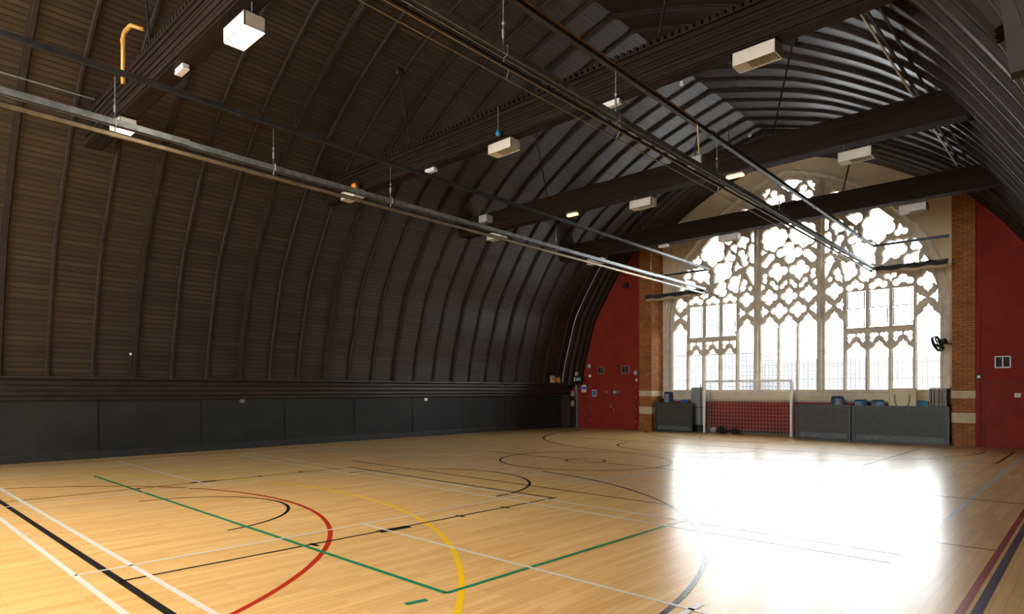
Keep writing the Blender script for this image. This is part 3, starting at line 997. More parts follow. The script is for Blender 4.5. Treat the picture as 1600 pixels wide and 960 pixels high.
def tie_beam(y, label, ornate):
    t = thing('tie_beam', label, 'beam', (XC, y, ZB), group='timber tie beams across the hall', kind='thing')
    h = ZT - ZB
    m = MB()
    m.prism([(-6.80, 0.03), (-6.72, 0.0), (6.72, 0.0), (6.80, 0.03), (6.36, h), (-6.36, h)], 0.0, .26)
    m.build('beam', 'beam', t)
    m = MB()
    if ornate:
        for z, d, hh in ((0.02, .035, .07), (.13, .015, .03), (.19, .03, .045), (.26, .012, .025), (.31, .025, .04), (.385, .012, .025), (.44, .035, .06)):
            w = 6.74 - z * .74
            m.box(-w, w, -d, 0.0, z, z + hh)
            m.box(-w, w, .26, .26 + d, z, z + hh)
    else:
        m.box(-6.74, 6.74, -.035, 0.0, 0.0, .075)
        m.box(-6.74, 6.74, .26, .295, 0.0, .075)
        m.box(-6.74, 6.74, -.018, 0.0, .075, .10)
        m.box(-6.32, 6.32, -.02, 0.0, h - .05, h)
    m.build('moulding', 'beam', t)
    if ornate:
        c = MB()
        x = -6.25
        while x < 6.25:
            c.box(x, x + .07, -.05, .03, h, h + .075)
            x += .125
        c.box(-6.3, 6.3, -.05, .03, h - .03, h)
        c.build('crenellation', 'beam', t)
    for s in (-1, 1):
        r = MB()
        x0, x1 = s * 3.2, s * 3.66
        z1 = roof_z(XC + x1) - ZB + RIB_D
        r.tube([(x0, .13, h), (x1, .13, z1)], .018, 6)
        r.sphere((x1, .13, z1 - .04), .09, 8)
        r.build('hanger_rod', 'dark', t)
    return t
for i, y in enumerate(BEAMS):
    tie_beam(y, beam_labels[i], i < 2)

# ------------------------------------------------------------------ box lights
def box_light(loc, label, lit=None, rods=None, tape=False):
    loc = (loc[0], loc[1], min(loc[2], 6.375))
    rods = ZB - loc[2] - .20
    t = thing('box_light', label, 'light fitting', loc, group='louvred box lights under the tie beams')
    a, b, h = .63, .28, .20
    m = MB()
    m.box(-a / 2, a / 2, -b / 2, -b / 2 + .012, 0.0, h)
    m.box(-a / 2, a / 2, b / 2 - .012, b / 2, 0.0, h)
    m.box(-a / 2, -a / 2 + .012, -b / 2, b / 2, 0.0, h)
    m.box(a / 2 - .012, a / 2, -b / 2, b / 2, 0.0, h)
    m.box(-a / 2, a / 2, -b / 2, b / 2, h - .012, h)
    m.build('housing', 'cream', t)
    if lit == 'bright':
        MB().box(-a / 2 + .012, a / 2 - .012, -b / 2 + .012, b / 2 - .012, 0.002, .012).build('diffuser', 'lamp', t)
    elif lit:
        MB().box(-a / 2 + .012, a / 2 - .012, -b / 2 + .012, b / 2 - .012, 0.002, .012).build('diffuser', 'lampdim', t)
    else:
        l = MB()
        k = 22
        for i in range(k):
            x = -a / 2 + .02 + (a - .04) * i / (k - 1)
            l.box(x - .002, x + .002, -b / 2 + .012, b / 2 - .012, .002, .03)
        l.box(-a / 2 + .012, -a / 6, -b / 2 + .012, b / 2 - .012, .004, .010)
        l.box(-a / 2 + .012, a / 2 - .012, -b / 2 + .012, b / 2 - .012, .05, .055)
        l.build('louvre', 'louvre', t)
    for s in (-1, 1):
        MB().tube([(s * a * .36, 0, h), (s * a * .36, 0, h + rods)], .006, 5).build('hanger', 'galv', t)
    return t
LX = (-13.62, -8.66, -3.65)
box_light((-13.22, 3.66, 6.40), 'small box light with a cool lit strip, behind the galvanised rail at upper left', 'dim')
box_light((-8.18, 3.66, 6.22), 'brightly lit box light hanging under the nearest tie beam', 'bright', .2)
box_light((-13.60, 8.80, 6.40), 'box light half hidden by the left rail with an orange ball lodged on top')
box_light((-8.72, 9.13, 6.41), 'cream box light hanging beside a blue bob on a cord')
box_light((-3.65, 9.13, 6.42), 'large looking cream louvred box light, highest in view, under the second tie beam')
box_light((-13.75, 14.08, 6.33), 'box light half hidden by the left rail beside a grey junction box')
box_light((-8.55, 14.08, 6.29), 'cream box light under the tie beam between two glowing warm lamps', rods=.2)
box_light((-3.62, 14.08, 6.27), 'cream box light above the head of the great window, right of both warm lamps', rods=.2)
box_light((-13.7, 19.28, 6.32), 'box light half hidden by the left rail near the red end wall')
box_light((-8.58, 19.28, 6.35), 'shadowed box light silhouetted against the left bay of the great window')
box_light((-3.60, 19.28, 6.30), 'box light hanging before the right shoulder of the great window', rods=.2)

def lamp(name, loc, sx, sy, energy, col, rot=(0, 0, 0), spread=170):
    o = area_light(name, loc, rot, sx, sy, energy, col)
    o.data.spread = R(spread)
    return o
LAMP_C = (1.0, 0.80, 0.52)
lamp('box_lamp', (-8.18, 3.66, 6.20), .55, .22, LAMP_W * .5, LAMP_C, spread=105)
lamp('box_lamp', (-13.35, 3.66, 6.38), .55, .22, LAMP_W * .15, LAMP_C, spread=85)
lamp('box_lamp', (-3.65, 3.66, 6.38), .55, .22, LAMP_W * .2, LAMP_C, spread=85)
for x in LX:                               # the fittings of the next beam, behind the camera
    lamp('box_lamp', (x, -1.6, 6.38), .55, .22, LAMP_W * (.7 if x < -12 else 1.1), LAMP_C, spread=85)

# small emergency lights along the beams
def emergency_light(loc, label, material, rotz=0.0, led=None, w=.30, tilt=0.0):
    t = thing('emergency_light', label, 'emergency light', loc, rotz, group='emergency lights on the tie beams')
    m = MB()
    m.box(-w / 2 + .008, w / 2 - .008, -.05, .05, .018, .06)
    m.build('base', 'white', t, bevel=.006)
    d = MB()
    d.box(-w / 2, w / 2, -.058, .058, -.03, .02)
    d.build('diffuser', material, t, bevel=.016)
    if led:
        MB().lathe([(.012, -.036), (.012, -.028)], (led, -.02, 0), 8).build('indicator', 'greenled', t)
    t.rotation_euler = (tilt, 0, rotz)
    return t
emergency_light((-10.33, 3.66, 6.535), 'white unlit emergency light under the nearest tie beam left of the lit box', 'white', w=.32)
emergency_light((-10.98, 9.13, 6.535), 'white emergency light with a green glow at its left end, second tie beam', 'white', led=-.12, w=.34)
emergency_light((-6.15, 9.13, 6.535), 'white emergency light with a green glow at its middle, second tie beam', 'white', led=.0, w=.36)
emergency_light((-10.80, 14.08, 6.535), 'glowing warm emergency light, left one of the pair on the third beam', 'lampwarm', w=.34)
emergency_light((-6.13, 14.08, 6.535), 'glowing warm emergency light, right one of the pair on the third beam', 'lampwarm', w=.40)
emergency_light((-10.9, 19.28, 6.535), 'white unlit emergency light at the top of the left brick pier', 'white', w=.36)

# orange ball stuck on a fitting, blue bob on a cord
tag(MB().sphere((-13.50, 8.80, 6.672), .09, 12).build('ball', 'ballorange', smooth=True), 'orange ball lodged on top of a box light behind the left rail', 'ball')
t = thing('hanging_bob', 'sky blue plastic bob on a thin cord beside a box light', 'bob', (-8.62, 8.86, 6.62))
MB().tube([(0, 0, .12), (0, 0, .55)], .008, 6).build('cord', 'galv', t)
MB().lathe([(.004, .13), (.02, .10), (.045, .05), (.05, .02), (.035, -.01), (.004, -.03)], n=12).build('bob', 'bob', t, smooth=True)

# ochre pipe rising beside the nearest beam
p = [(-12.42, 3.44, 6.95), (-12.42, 3.44, 7.72)]
p += [(-12.42 + .10 * (1 - math.cos(a)), 3.44, 7.72 + .10 * math.sin(a)) for a in [R(15 * i) for i in range(1, 7)]]
p += [(-12.0, 3.44, 7.80), (-11.85, 3.60, 7.74)]
t = thing('gas_pipe', 'ochre painted pipe bent over the top of the nearest tie beam', 'pipe', (0, 0, 0))
MB().tube(p, .038, 10).build('pipe', 'brass', t, smooth=True)
MB().lathe([(.046, -.05), (.046, .05)], (-12.42, 3.44, 7.68), 12).build('elbow_collar', 'brass', t)

# ------------------------------------------------------------------ net rails
def lerp(a, b, f):
    return tuple(a[i] + (b[i] - a[i]) * f for i in range(3))

def net_rail(name, label, A, B, cross_to, cable, hang, joint):
    """galvanised channel with a lower track, hung on chains, running down the hall and turning across its end"""
    t = thing(name, label, 'curtain rail', A, group='net rails hung down the hall')
    A_, B_ = Vector(A), Vector(B)
    D = B_ - A_
    ang = math.atan2(-D.x, D.y)
    L = D.length
    def loc(f, dx=0, dz=0):
        q = D * f
        return (q.x + dx, q.y, q.z + dz)
    def bar(f0, f1, x0, x1, z0, z1, nm, mt):
        m = MB()
        a, b = loc(f0), loc(f1)
        m.add([(a[0] + x0, a[1], a[2] + z0), (a[0] + x1, a[1], a[2] + z0), (a[0] + x1, a[1], a[2] + z1), (a[0] + x0, a[1], a[2] + z1),
               (b[0] + x0, b[1], b[2] + z0), (b[0] + x1, b[1], b[2] + z0), (b[0] + x1, b[1], b[2] + z1), (b[0] + x0, b[1], b[2] + z1)],
              [(0, 1, 2, 3), (4, 7, 6, 5), (0, 4, 5, 1), (1, 5, 6, 2), (2, 6, 7, 3), (3, 7, 4, 0)])
        return m.build(nm, mt, t)
    for f0, f1, dz in joint:
        bar(f0, f1, .035, .047, dz, .085 + dz, 'channel', 'galv')
        bar(f0, f1, -.047, -.035, dz, .085 + dz, 'channel', 'galv')
        bar(f0, f1, -.035, .035, .073 + dz, .085 + dz, 'channel', 'darkmetal')
        bar(f0, f1, -.028, .028, .01 + dz, .03 + dz, 'runner_slot', 'dark')
    n = len(joint)
    for i, (f0, f1, dz) in enumerate(joint):
        hw = .008 if cable else .02
        bar(f0, f1, -hw, hw, -.15 if not cable else -.13, -.105, 'lower_track', 'tan' if f1 < .9 else 'galv')
        bar(f0, f1, -.012, .012, -.105, -.085, 'lower_track', 'dark')
    if cable:
        m = MB()
        m.tube([loc(0, -.05, -.215), loc(.86, -.05, -.215)], .008, 6)
        m.build('pull_cable', 'tan', t)
    k = 0
    for f in hang:
        m = MB()
        q = loc(f)
        m.tube([(q[0], q[1], q[2] + .10), (q[0], q[1], q[2] + .70)], .006, 5)
        m.lathe([(.003, 0), (.016, .03), (.016, .11), (.003, .14)], (q[0], q[1], q[2] + .18), 8)
        m.lathe([(.02, -.008), (.02, .008)], (q[0], q[1], q[2] + .36), 8, 'y')
        m.build('hanger_chain', 'galv', t)
        b = MB()
        b.tube([(q[0], q[1], q[2] + .10), (q[0] + .07, q[1], q[2] + .085), (q[0] + .07, q[1], q[2] - .02), (q[0] + .01, q[1], q[2] - .03), (q[0] + .0, q[1], q[2] - .11)], .007, 5)
        b.build('bracket', 'galv', t)
        if cable:
            MB().tube([(q[0], q[1] + .1, q[2] - .12), (q[0] - .05, q[1] + .1, q[2] - .215)], .006, 5).build('bracket', 'galv', t)
        k += 1
    m = MB()
    q = loc(1)
    m.lathe([(.035, -.028), (.075, -.02), (.075, .02), (.035, .028)], (q[0], q[1], q[2] - .03), 18, 'z')
    m.build('pulley', 'galv', t, smooth=False)
    # the turn across the end of the hall
    c = Vector(cross_to) - A_
    m = MB()
    m.box(min(q[0], c.x), max(q[0], c.x), q[1] - .03, q[1] + .03, q[2] + .0, q[2] + .05)
    m.build('cross_rail', 'darkmetal', t)
    return t
RA0, RA1 = (-9.96, -2.0, 5.33), (-10.78, 22.1, 5.36)
RB0, RB1 = (-4.82, -2.0, 5.40), (-5.21, 22.1, 5.42)
net_rail('net_rail', 'galvanised net rail with tan lower track hung along the left of the hall', RA0, RA1, (-13.3, 22.1, 5.36), False,
         [.195, .293, .395, .62, .83], [(0, .236, 0), (.236, .845, -.015), (.845, 1, .0)])
net_rail('net_rail', 'darker net rail with a pull cable running overhead from top centre towards the window', RB0, RB1, (-3.24, 22.1, 5.42), True,
         [.20, .297, .393, .53, .66, .82], [(0, .40, 0), (.40, .88, -.012), (.88, 1, 0)])

def bunched_net(x0, x1, y, z, label):
    t = thing('folded_net', label, 'net', (x0, y, z), group='nets gathered on the cross rails')
    n = 40
    random.seed(int(abs(x0) * 10))
    rings, hems = [], []
    for i in range(n + 1):
        f = i / n
        x = (x1 - x0) * f
        s = 1 + .35 * math.sin(f * 26) * random.random()
        dz = .02 * math.sin(f * 19)
        rings.append([(x, .055 * s * math.cos(2 * PI * k / 8), -.01 + dz + .075 * s * math.sin(2 * PI * k / 8)) for k in range(8)])
        hems.append([(x, .045 * s * math.cos(2 * PI * k / 8), -.11 + dz + .05 * s * math.sin(2 * PI * k / 8)) for k in range(8)])
    MB().loft(rings).build('netting', 'blknet', t, smooth=True)
    MB().loft(hems).build('hem', 'tannet', t, smooth=True)
    return t
bunched_net(-13.28, -10.86, 22.1, 5.34, 'black net with tan hem gathered on the rail by the left brick pier')
bunched_net(-5.12, -3.27, 22.1, 5.40, 'black net with tan hem gathered on the rail by the right brick pier')

# steel rails above the net rails
def overhead_rail(label, A, B, C, conduit=False):
    t = thing('overhead_rail', label, 'steel rail', A, group='square steel rails above the net rails')
    D = Vector(B) - Vector(A)
    w = .036
    m = MB()
    m.add([(-w, 0, -w), (w, 0, -w), (w, 0, w), (-w, 0, w), (D.x - w, D.y, D.z - w), (D.x + w, D.y, D.z - w), (D.x + w, D.y, D.z + w), (D.x - w, D.y, D.z + w)],
          [(0, 1, 2, 3), (4, 7, 6, 5), (0, 4, 5, 1), (1, 5, 6, 2), (2, 6, 7, 3), (3, 7, 4, 0)])
    m.build('rail', 'darkmetal', t)
    E = Vector(C) - Vector(A)
    MB().box(min(D.x, E.x), max(D.x, E.x), D.y - w, D.y + w, D.z - w, D.z + w).build('cross_bar', 'darkmetal', t)
    for f in (.27, .52, .76, .93):
        q = D * f
        MB().box(q.x - .05, q.x + .05, q.y - .06, q.y + .06, q.z - .045, q.z + .045).build('coupling', 'darkmetal', t)
    for f in (.31, .55, .88):
        q = D * f
        MB().tube([(q.x, q.y, q.z), (q.x, q.y, ZB - A[2] if f > .3 else .4)], .008, 5).build('drop_rod', 'dark', t)
    return t
overhead_rail('grey square steel rail high on the left, above the galvanised net rail', (-10.1, -2.0, 6.15), (-10.66, 22.2, 6.13), (-13.3, 22.2, 6.13))
overhead_rail('dark square steel rail overhead with a copper conduit along its edge', (-4.86, -2.0, 6.15), (-5.21, 22.2, 6.15), (-3.25, 22.2, 6.15))
tag(MB().tube([(-4.808, -2.0, 6.175), (-4.985, 9.85, 6.175), (-4.99, 9.95, 6.15), (-5.0, 9.98, 6.08), (-5.04, 10.12, 5.68)], .012, 6).build('conduit', 'copper'),
    'copper conduit along the overhead rail dropping to a grey box', 'conduit')

def junction_box(loc, label):
    t = thing('junction_box', label, 'junction box', loc)
    MB().box(-.13, .13, -.10, .10, 0, .17).build('casing', 'grey', t, bevel=.008)
    MB().box(-.115, .115, -.112, -.10, .015, .155).build('cover', 'grey', t)
    MB().lathe([(.025, 0), (.025, .03)], (.07, -.05, -.03), 8).build('gland', 'dark', t)
    MB().tube([(-.04, 0, .17), (-.06, .02, .35), (0, .03, .60)], .010, 6).build('cable', 'dark', t, smooth=True)
    return t
junction_box((-5.14, 10.25, 5.51), 'grey junction box sitting on the right hand net rail')
junction_box((-10.42, 10.3, 5.50), 'grey junction box sitting on the left hand net rail')

# thin conduit high on the left, long bright rod high on the right
tag(MB().tube([(-14.5, -2.0, 7.36), (-14.5, 3.52, 7.36)], .016, 6).build('conduit', 'galv'), 'thin pale conduit running to the left end of the nearest tie beam', 'conduit')
t = thing('trunking', 'long straight trunking with a bright edge crossing the ribs at upper right', 'trunking', (-2.62, 9.0, 7.28))
MB().box(0.02, .06, .26, 10.2, 0.03, .07).build('trough', 'dark', t)
MB().tube([(-.03, .2, 0.03), (-.03, 10.2, 0.0)], .019, 6).build('bright_rod', 'white', t)
k = 0
for i in range(7, 19):
    y = RIB_Y0 + RIB_PITCH * i - 9.0
    if y > .3:
        MB().box(.19, .215, y - .02, y + .02, .04, .30).build('shadow_bar', 'dark', t)  # dark bars modelled in place of the shadow bits at the ribs
MB().box(.19, .22, .26, 10.2, .03, .06).build('side_rail', 'dark', t)

# smoke detectors under the ridge
for (x, y, z), lab in (((-8.80, 16.6, 10.40), 'white smoke detector under the ridge, nearer of the two'), ((-8.85, 21.5, 10.39), 'white smoke detector under the ridge, nearer the great window')):
    t = thing('smoke_detector', lab, 'smoke detector', (x, y, z), group='smoke detectors under the ridge')
    MB().lathe([(.065, .12), (.065, .0), (.055, -.015)], n=16).build('base', 'white', t)
    MB().lathe([(.045, -.015), (.04, -.03), (.02, -.035)], n=16).build('sensor', 'white', t)

# ------------------------------------------------------------------ things along the left wall
def sheet(name, loc, w, h, label, cat, base, prints, rot=(0, 0, 0), group=None):
    t = thing(name, label, cat, loc, group=group)
    t.rotation_euler = rot
    MB().box(-w / 2, w / 2, 0, .008, 0, h).build('sheet', base, t)
    for (x0, x1, z0, z1, mt) in prints:
        MB().box(-w / 2 + x0 * w, -w / 2 + x1 * w, -.003, 0, z0 * h, z1 * h).build('print', mt, t)
    return t
RL = (0, 0, R(90))                         # facing +x
sheet('notice', (-17.08, 20.90, 1.975), .33, .28, 'white notice with an orange panel standing on the left cornice', 'notice', 'paper', [(.36, .85, .25, .8, 'orange')], (R(-6), 0, R(90)))
sheet('notice', (-17.08, 21.28, 1.975), .26, .24, 'yellow notice standing on the left cornice', 'notice', 'yellow', [(.3, .7, .35, .65, 'orange')], (R(-6), 0, R(90)))
t = thing('light_switch', 'white switch plate on the dark lower panels of the left wall', 'switch', (WL, 14.4, 1.26))
MB().box(0, .012, -.075, .075, 0, .10).build('plate', 'white', t, bevel=.004)
MB().box(.012, .018, -.02, .02, .03, .07).build('rocker', 'white', t)
t = thing('wall_label', 'dull beige label plate on the dark lower panels of the left wall', 'label', (WL, 7.82, 1.29))
MB().box(0, .008, -.07, .07, 0, .095).build('plate', 'greyplate', t)
for x_, z_, lab in ((22.26, 1.50, 'upper cream disc at the end of the left wall panels'), (22.26, 1.06, 'lower cream disc at the end of the left wall panels')):
    t = thing('wall_disc', lab, 'disc', (-17.075, x_, z_), group='cream discs at the end of the left wall')
    MB().lathe([(.13, 0.0), (.13, .02), (.10, .035), (.02, .04)], (0, 0, 0), 20, 'x').build('disc', 'creamdisc', t)
    MB().lathe([(.03, .04), (.025, .055)], (0, 0, 0), 12, 'x').build('boss', 'greyplate', t)
tag(MB().box(-17.085, -17.065, 22.44, 22.56, 1.22, 1.43).build('wall_plate', 'greyplate', bevel=.004), 'grey plate beside the cream discs at the end of the left wall', 'plate')
tag(MB().box(-16.95, -16.80, 22.20, 22.34, 2.29, 2.45).build('wall_box', 'creamdisc', bevel=.008), 'small beige box fixed at the foot of the end arch', 'box')
t = thing('exit_sign', 'dark green exit sign with a white end, at the left corner of the red wall', 'exit sign', (-16.60, 22.05, 2.03))
MB().box(-.22, .17, -.03, .03, 0, .19).build('casing', 'dark', t)
MB().box(-.21, -.17, -.034, -.03, .01, .18).build('white_end', 'white', t)
m = MB()
m.box(-.16, .16, -.034, -.03, .01, .18)
m.build('face', 'signgreen', t)
m = MB()                                   # running figure and arrow
m.box(-.03, .0, -.037, -.034, .12, .15).box(-.035, .0, -.037, -.034, .07, .115).box(-.07, -.03, -.037, -.034, .04, .065).box(.0, .035, -.037, -.034, .035, .055)
m.box(.05, .10, -.037, -.034, .09, .11).prism([(.095, .07), (.12, .10), (.095, .13)], -.037, -.034)
m.build('symbol', 'white', t)
tag(MB().box(-17.13, -17.03, 22.545, 22.64, 0, 1.93).build('corner_post', 'galv'), 'grey metal corner post between left wall and red wall', 'post')
cpts = [(x + .10, 21.45, z - .02) for x, z in offset_half(-.0) and [(XC - w, z) for w, z in offset_half(-.02)] if 1.95 < z < 8.0]
tag(MB().tube(cpts, .014, 6).build('cable', 'galv'), 'pale cable following the last roof rib on the left', 'cable')
tag(MB().sphere((-16.98, 4.86, 2.50), (.02, .03, .03), 8).build('shuttlecock', 'paper'), 'small white shuttlecock lodged on the left roof boarding', 'shuttlecock')

# ------------------------------------------------------------------ things on the red wall, left of the window
YW = YB - .06
def vent(loc, w, h, label, frame, cols=2):
    t = thing('wall_vent', label, 'vent', loc, group='square vents in the end wall')
    m = MB()
    f = .03
    m.box(-w / 2, w / 2, -.02, 0, 0, f).box(-w / 2, w / 2, -.02, 0, h - f, h).box(-w / 2, -w / 2 + f, -.02, 0, 0, h).box(w / 2 - f, w / 2, -.02, 0, 0, h)
    m.box(-.012, .012, -.02, 0, 0, h)
    m.build('frame', frame, t)
    g_ = MB()
    g_.box(-w / 2 + f, w / 2 - f, -.006, 0, f, h - f)
    for i in range(6):
        z = f + (h - 2 * f) * (i + .5) / 6
        g_.obox((0, -.010, z), (w - 2 * f, .004, .03), (R(35), 0, 0))
    g_.build('grille', 'dark', t)
    return t
vent((-15.82, YB, 2.34), .33, .32, 'grey framed vent in the red wall, left of the pair above the door', 'vent')
vent((-14.60, YB, 2.34), .36, .33, 'grey framed vent in the red wall, right of the pair above the door', 'vent')
vent((-2.045, YB, 2.27), .37, .34, 'white framed twin vent in the red wall right of the window', 'white')
t = thing('security_camera', 'small white camera high at the left edge of the red wall', 'camera', (-16.41, YB, 2.62))
MB().box(-.05, .05, -.08, 0, .06, .16).build('bracket', 'white', t, bevel=.01)
MB().lathe([(.045, 0), (.045, .14)], (.03, -.17, .03), 12, 'y').build('body', 'white', t)
MB().lathe([(.025, -.01), (.025, .0)], (.03, -.17, .03), 12, 'y').build('lens', 'dark', t)
t = thing('alarm_sounder', 'round white alarm sounder below the camera on the red wall', 'alarm', (-16.39, YB, 2.27))
MB().lathe([(.065, 0), (.065, -.05), (.04, -.07)], n=16, axis='y').build('sounder', 'white', t)
t = thing('alarm_bell', 'round grey bell at the right edge of the red wall beside the left pier', 'bell', (-14.07, YB, 2.37))
MB().lathe([(.12, 0), (.12, -.04), (.09, -.07), (.02, -.08)], n=18, axis='y').build('gong', 'greyplate', t)
MB().lathe([(.03, -.08), (.03, -.09)], n=10, axis='y').build('boss', 'white', t)
tag(MB().box(-14.08, -14.0, YB - .05, YB, 2.01, 2.12).build('detector', 'white', bevel=.01), 'small white sensor under the round bell beside the left pier', 'sensor')
tag(MB().box(-14.64, -14.44, YB - .14, YB, 5.92, 6.12).build('wall_speaker', 'dark', bevel=.01), 'small black speaker high on the red wall above the door', 'speaker')
t = sheet('safety_sign', (-16.74, YB - .008, 1.56), .24, .32, 'blue and white notice at the left edge of the red wall', 'sign', 'paper', [(.08, .92, .35, .80, 'signblue'), (.15, .85, .06, .2, 'orange')])
t = sheet('safety_sign', (-16.13, YW - .012, 1.37), .22, .29, 'blue door sign with a white border on the red door, left leaf', 'sign', 'paper', [(.12, .88, .12, .88, 'signblue')])
t = sheet('safety_sign', (-15.09, YW - .012, 1.42), .19, .24, 'green sign with a white cross shape on the red door, right leaf', 'sign', 'signgreen', [(.25, .75, .5, .68, 'paper'), (.42, .6, .38, .85, 'paper')])
for x_, lab in ((-15.50, 'small grey green disc on the red door, left leaf'), (-14.92, 'small grey green disc beside the green sign on the red door')):
    tag(MB().lathe([(.05, 0), (.05, -.012), (.02, -.016)], (x_, YW, 1.57), 14, 'y').build('door_disc', 'greyplate'), lab, 'disc', 'small discs on the red door')

# things on the red wall right of the window
t = thing('alarm_point', 'small dark box with a white button by the right brick pier', 'alarm', (-2.59, YB - .03, 1.95))
MB().box(-.07, .07, -.05, 0, 0, .14).build('box', 'dark', t, bevel=.006)
MB().box(-.035, .035, -.058, -.05, .035, .105).build('button', 'white', t)
sheet('notice', (-1.71, YW, 1.44), .14, .11, 'small white notice on the red door right of the window', 'notice', 'paper', [(.2, .8, .35, .65, 'pale_print')])

# ------------------------------------------------------------------ wall fan on the right pier's inner face
t = thing('wall_fan', 'black wall fan with a wire cage on the right reveal of the window', 'fan', (-3.255, 22.95, 3.03))
MB().box(-.03, .012, -.07, .07, -.10, .10).build('wall_plate', 'dark', t)
MB().tube([(-.02, 0, 0), (-.16, 0, .01), (-.26, -.02, .02)], .016, 8).build('arm', 'dark', t, smooth=True)
head = bpy.data.objects.new('fan_head', None)
COL.objects.link(head)
head.parent = t
head.location = (-.30, -.03, .06)
head.rotation_euler = (R(10), R(-112), R(-20))
m = MB()
m.lathe([(.02, -.16), (.075, -.15), (.085, -.05), (.085, .02), (.05, .04)], n=16)
m.build('motor', 'dark', head, smooth=True)
m = MB()
for r_, z_ in ((.25, .10), (.235, .04), (.235, .16), (.14, .19), (.14, .02)):
    m.tube([(r_ * math.cos(2 * PI * i / 32), r_ * math.sin(2 * PI * i / 32), z_) for i in range(33)], .014, 6)
for i in range(28):
    a = 2 * PI * i / 28
    m.tube([(math.cos(a) * r_, math.sin(a) * r_, z_) for r_, z_ in ((.06, .02), (.14, .02), (.235, .04), (.25, .10), (.235, .16), (.14, .19), (.03, .20))], .009, 4)
m.build('cage', 'darkmetal', head)
for i in range(3):
    m = MB()
    a = 2 * PI * i / 3
    vs = []
    for r_, wd, tw in ((.04, .05, .03), (.12, .11, .035), (.20, .12, .025), (.225, .06, .015)):
        for s in (-1, 1):
            b = a + s * wd / max(r_, .06) / 2
            vs.append((r_ * math.cos(b), r_ * math.sin(b), .10 + s * tw))
    m.add(vs, [(0, 1, 3, 2), (2, 3, 5, 4), (4, 5, 7, 6)])
    m.build('blade', 'grey', head)

# ------------------------------------------------------------------ goal
goal_a, goal_b = (-11.20, 22.92), (-8.00, 23.05)
gx, gy = goal_b[0] - goal_a[0], goal_b[1] - goal_a[1]
GW = math.hypot(gx, gy)
t = thing('football_goal', 'white indoor goal with white net before the red dado', 'goal', (goal_a[0], goal_a[1], 0), math.atan2(gy, gx))
for x_ in (0, GW):
    MB().box(x_ - .04, x_ + .04, -.04, .04, 0, 1.98).build('post', 'goal', t, bevel=.012)
MB().box(-.04, GW + .04, -.04, .04, 1.94, 2.02).build('crossbar', 'goal', t, bevel=.012)
GD = .42
for x_ in (.06, GW - .06):
    MB().tube([(x_, GD, 0.02), (x_, GD, 1.92)], .014, 8).build('back_stay', 'grey', t)
    MB().tube([(x_, 0.0, 1.93), (x_, GD, 1.93)], .012, 8).build('top_stay', 'grey', t)
    MB().tube([(x_, 0.0, .03), (x_, GD, .03)], .016, 8).build('ground_bar', 'grey', t)
MB().tube([(0, GD, .03), (GW, GD, .03)], .016, 8).build('ground_bar', 'grey', t)
nb = MB()
def cord(p, r=.0042):
    nb.tube(p, r, 3, False)
nx_ = 26
def back(u, v):                            # u along the width, v from the crossbar down to the ground
    y = GD * min(1, v * 3.0) - .03 * math.sin(PI * u) * math.sin(PI * min(1, v))
    z = 1.93 - .42 * min(1, v * 3.0) * .55 - (1.93 - .42 * .55 - .03) * max(0, (v - 1 / 3) / (2 / 3)) if v > 1 / 3 else 1.93 - .42 * .55 * v * 3
    return (.05 + (GW - .1) * u, y, z - .035 * math.sin(PI * u) * (1 - v))
for i in range(nx_ + 1):
    cord([back(i / nx_, k / 18) for k in range(19)])
for k in range(1, 19):
    cord([back(i / nx_, k / 18) for i in range(nx_ + 1)])
for x_ in (.04, GW - .04):
    s_ = 1 if x_ > 1 else -1
    for i in range(1, 6):
        cord([(x_ + s_ * .02 * math.sin(PI * k / 10), GD * i / 6, 1.9 - 1.87 * k / 10) for k in range(11)])
    for k in range(1, 18):
        z = 1.93 * (1 - k / 18)
        cord([(x_ + s_ * .02 * math.sin(PI * i / 6), GD * i / 6, z - .05 * math.sin(PI * i / 6)) for i in range(7)])
nb.build('net', 'net', t)

tag(MB().sphere((-10.93, 23.14, .115), .115, 16).build('football', 'ball', smooth=True), 'pale ball on the floor inside the left of the goal', 'ball')
def bag(loc, s, label, seed):
    random.seed(seed)
    t = thing('sports_bag', label, 'bag', loc, group='dark bags in the goal')
    m = MB()
    m.sphere((0, 0, s[2] * .5), (s[0], s[1], s[2] * .5), 14)
    m.v = [(x + .03 * math.sin(9 * y + 5 * z + seed), y, max(0, z * (1 + .25 * math.sin(7 * x + seed)))) for x, y, z in m.v]
    m.build('body', 'bag', t, smooth=True)
    MB().tube([(-s[0] * .6, 0, s[2] * .75), (-s[0] * .2, .02, s[2] * 1.35), (s[0] * .2, 0, s[2] * 1.0), (s[0] * .5, 0, s[2] * .7)], .012, 6).build('strap', 'dark', t, smooth=True)
bag((-10.56, 23.10, 0), (.20, .14, .22), 'dark cloth bag beside the pale ball in the goal', 3)
bag((-10.12, 23.12, 0), (.18, .12, .16), 'flatter dark bag further right in the goal', 8)

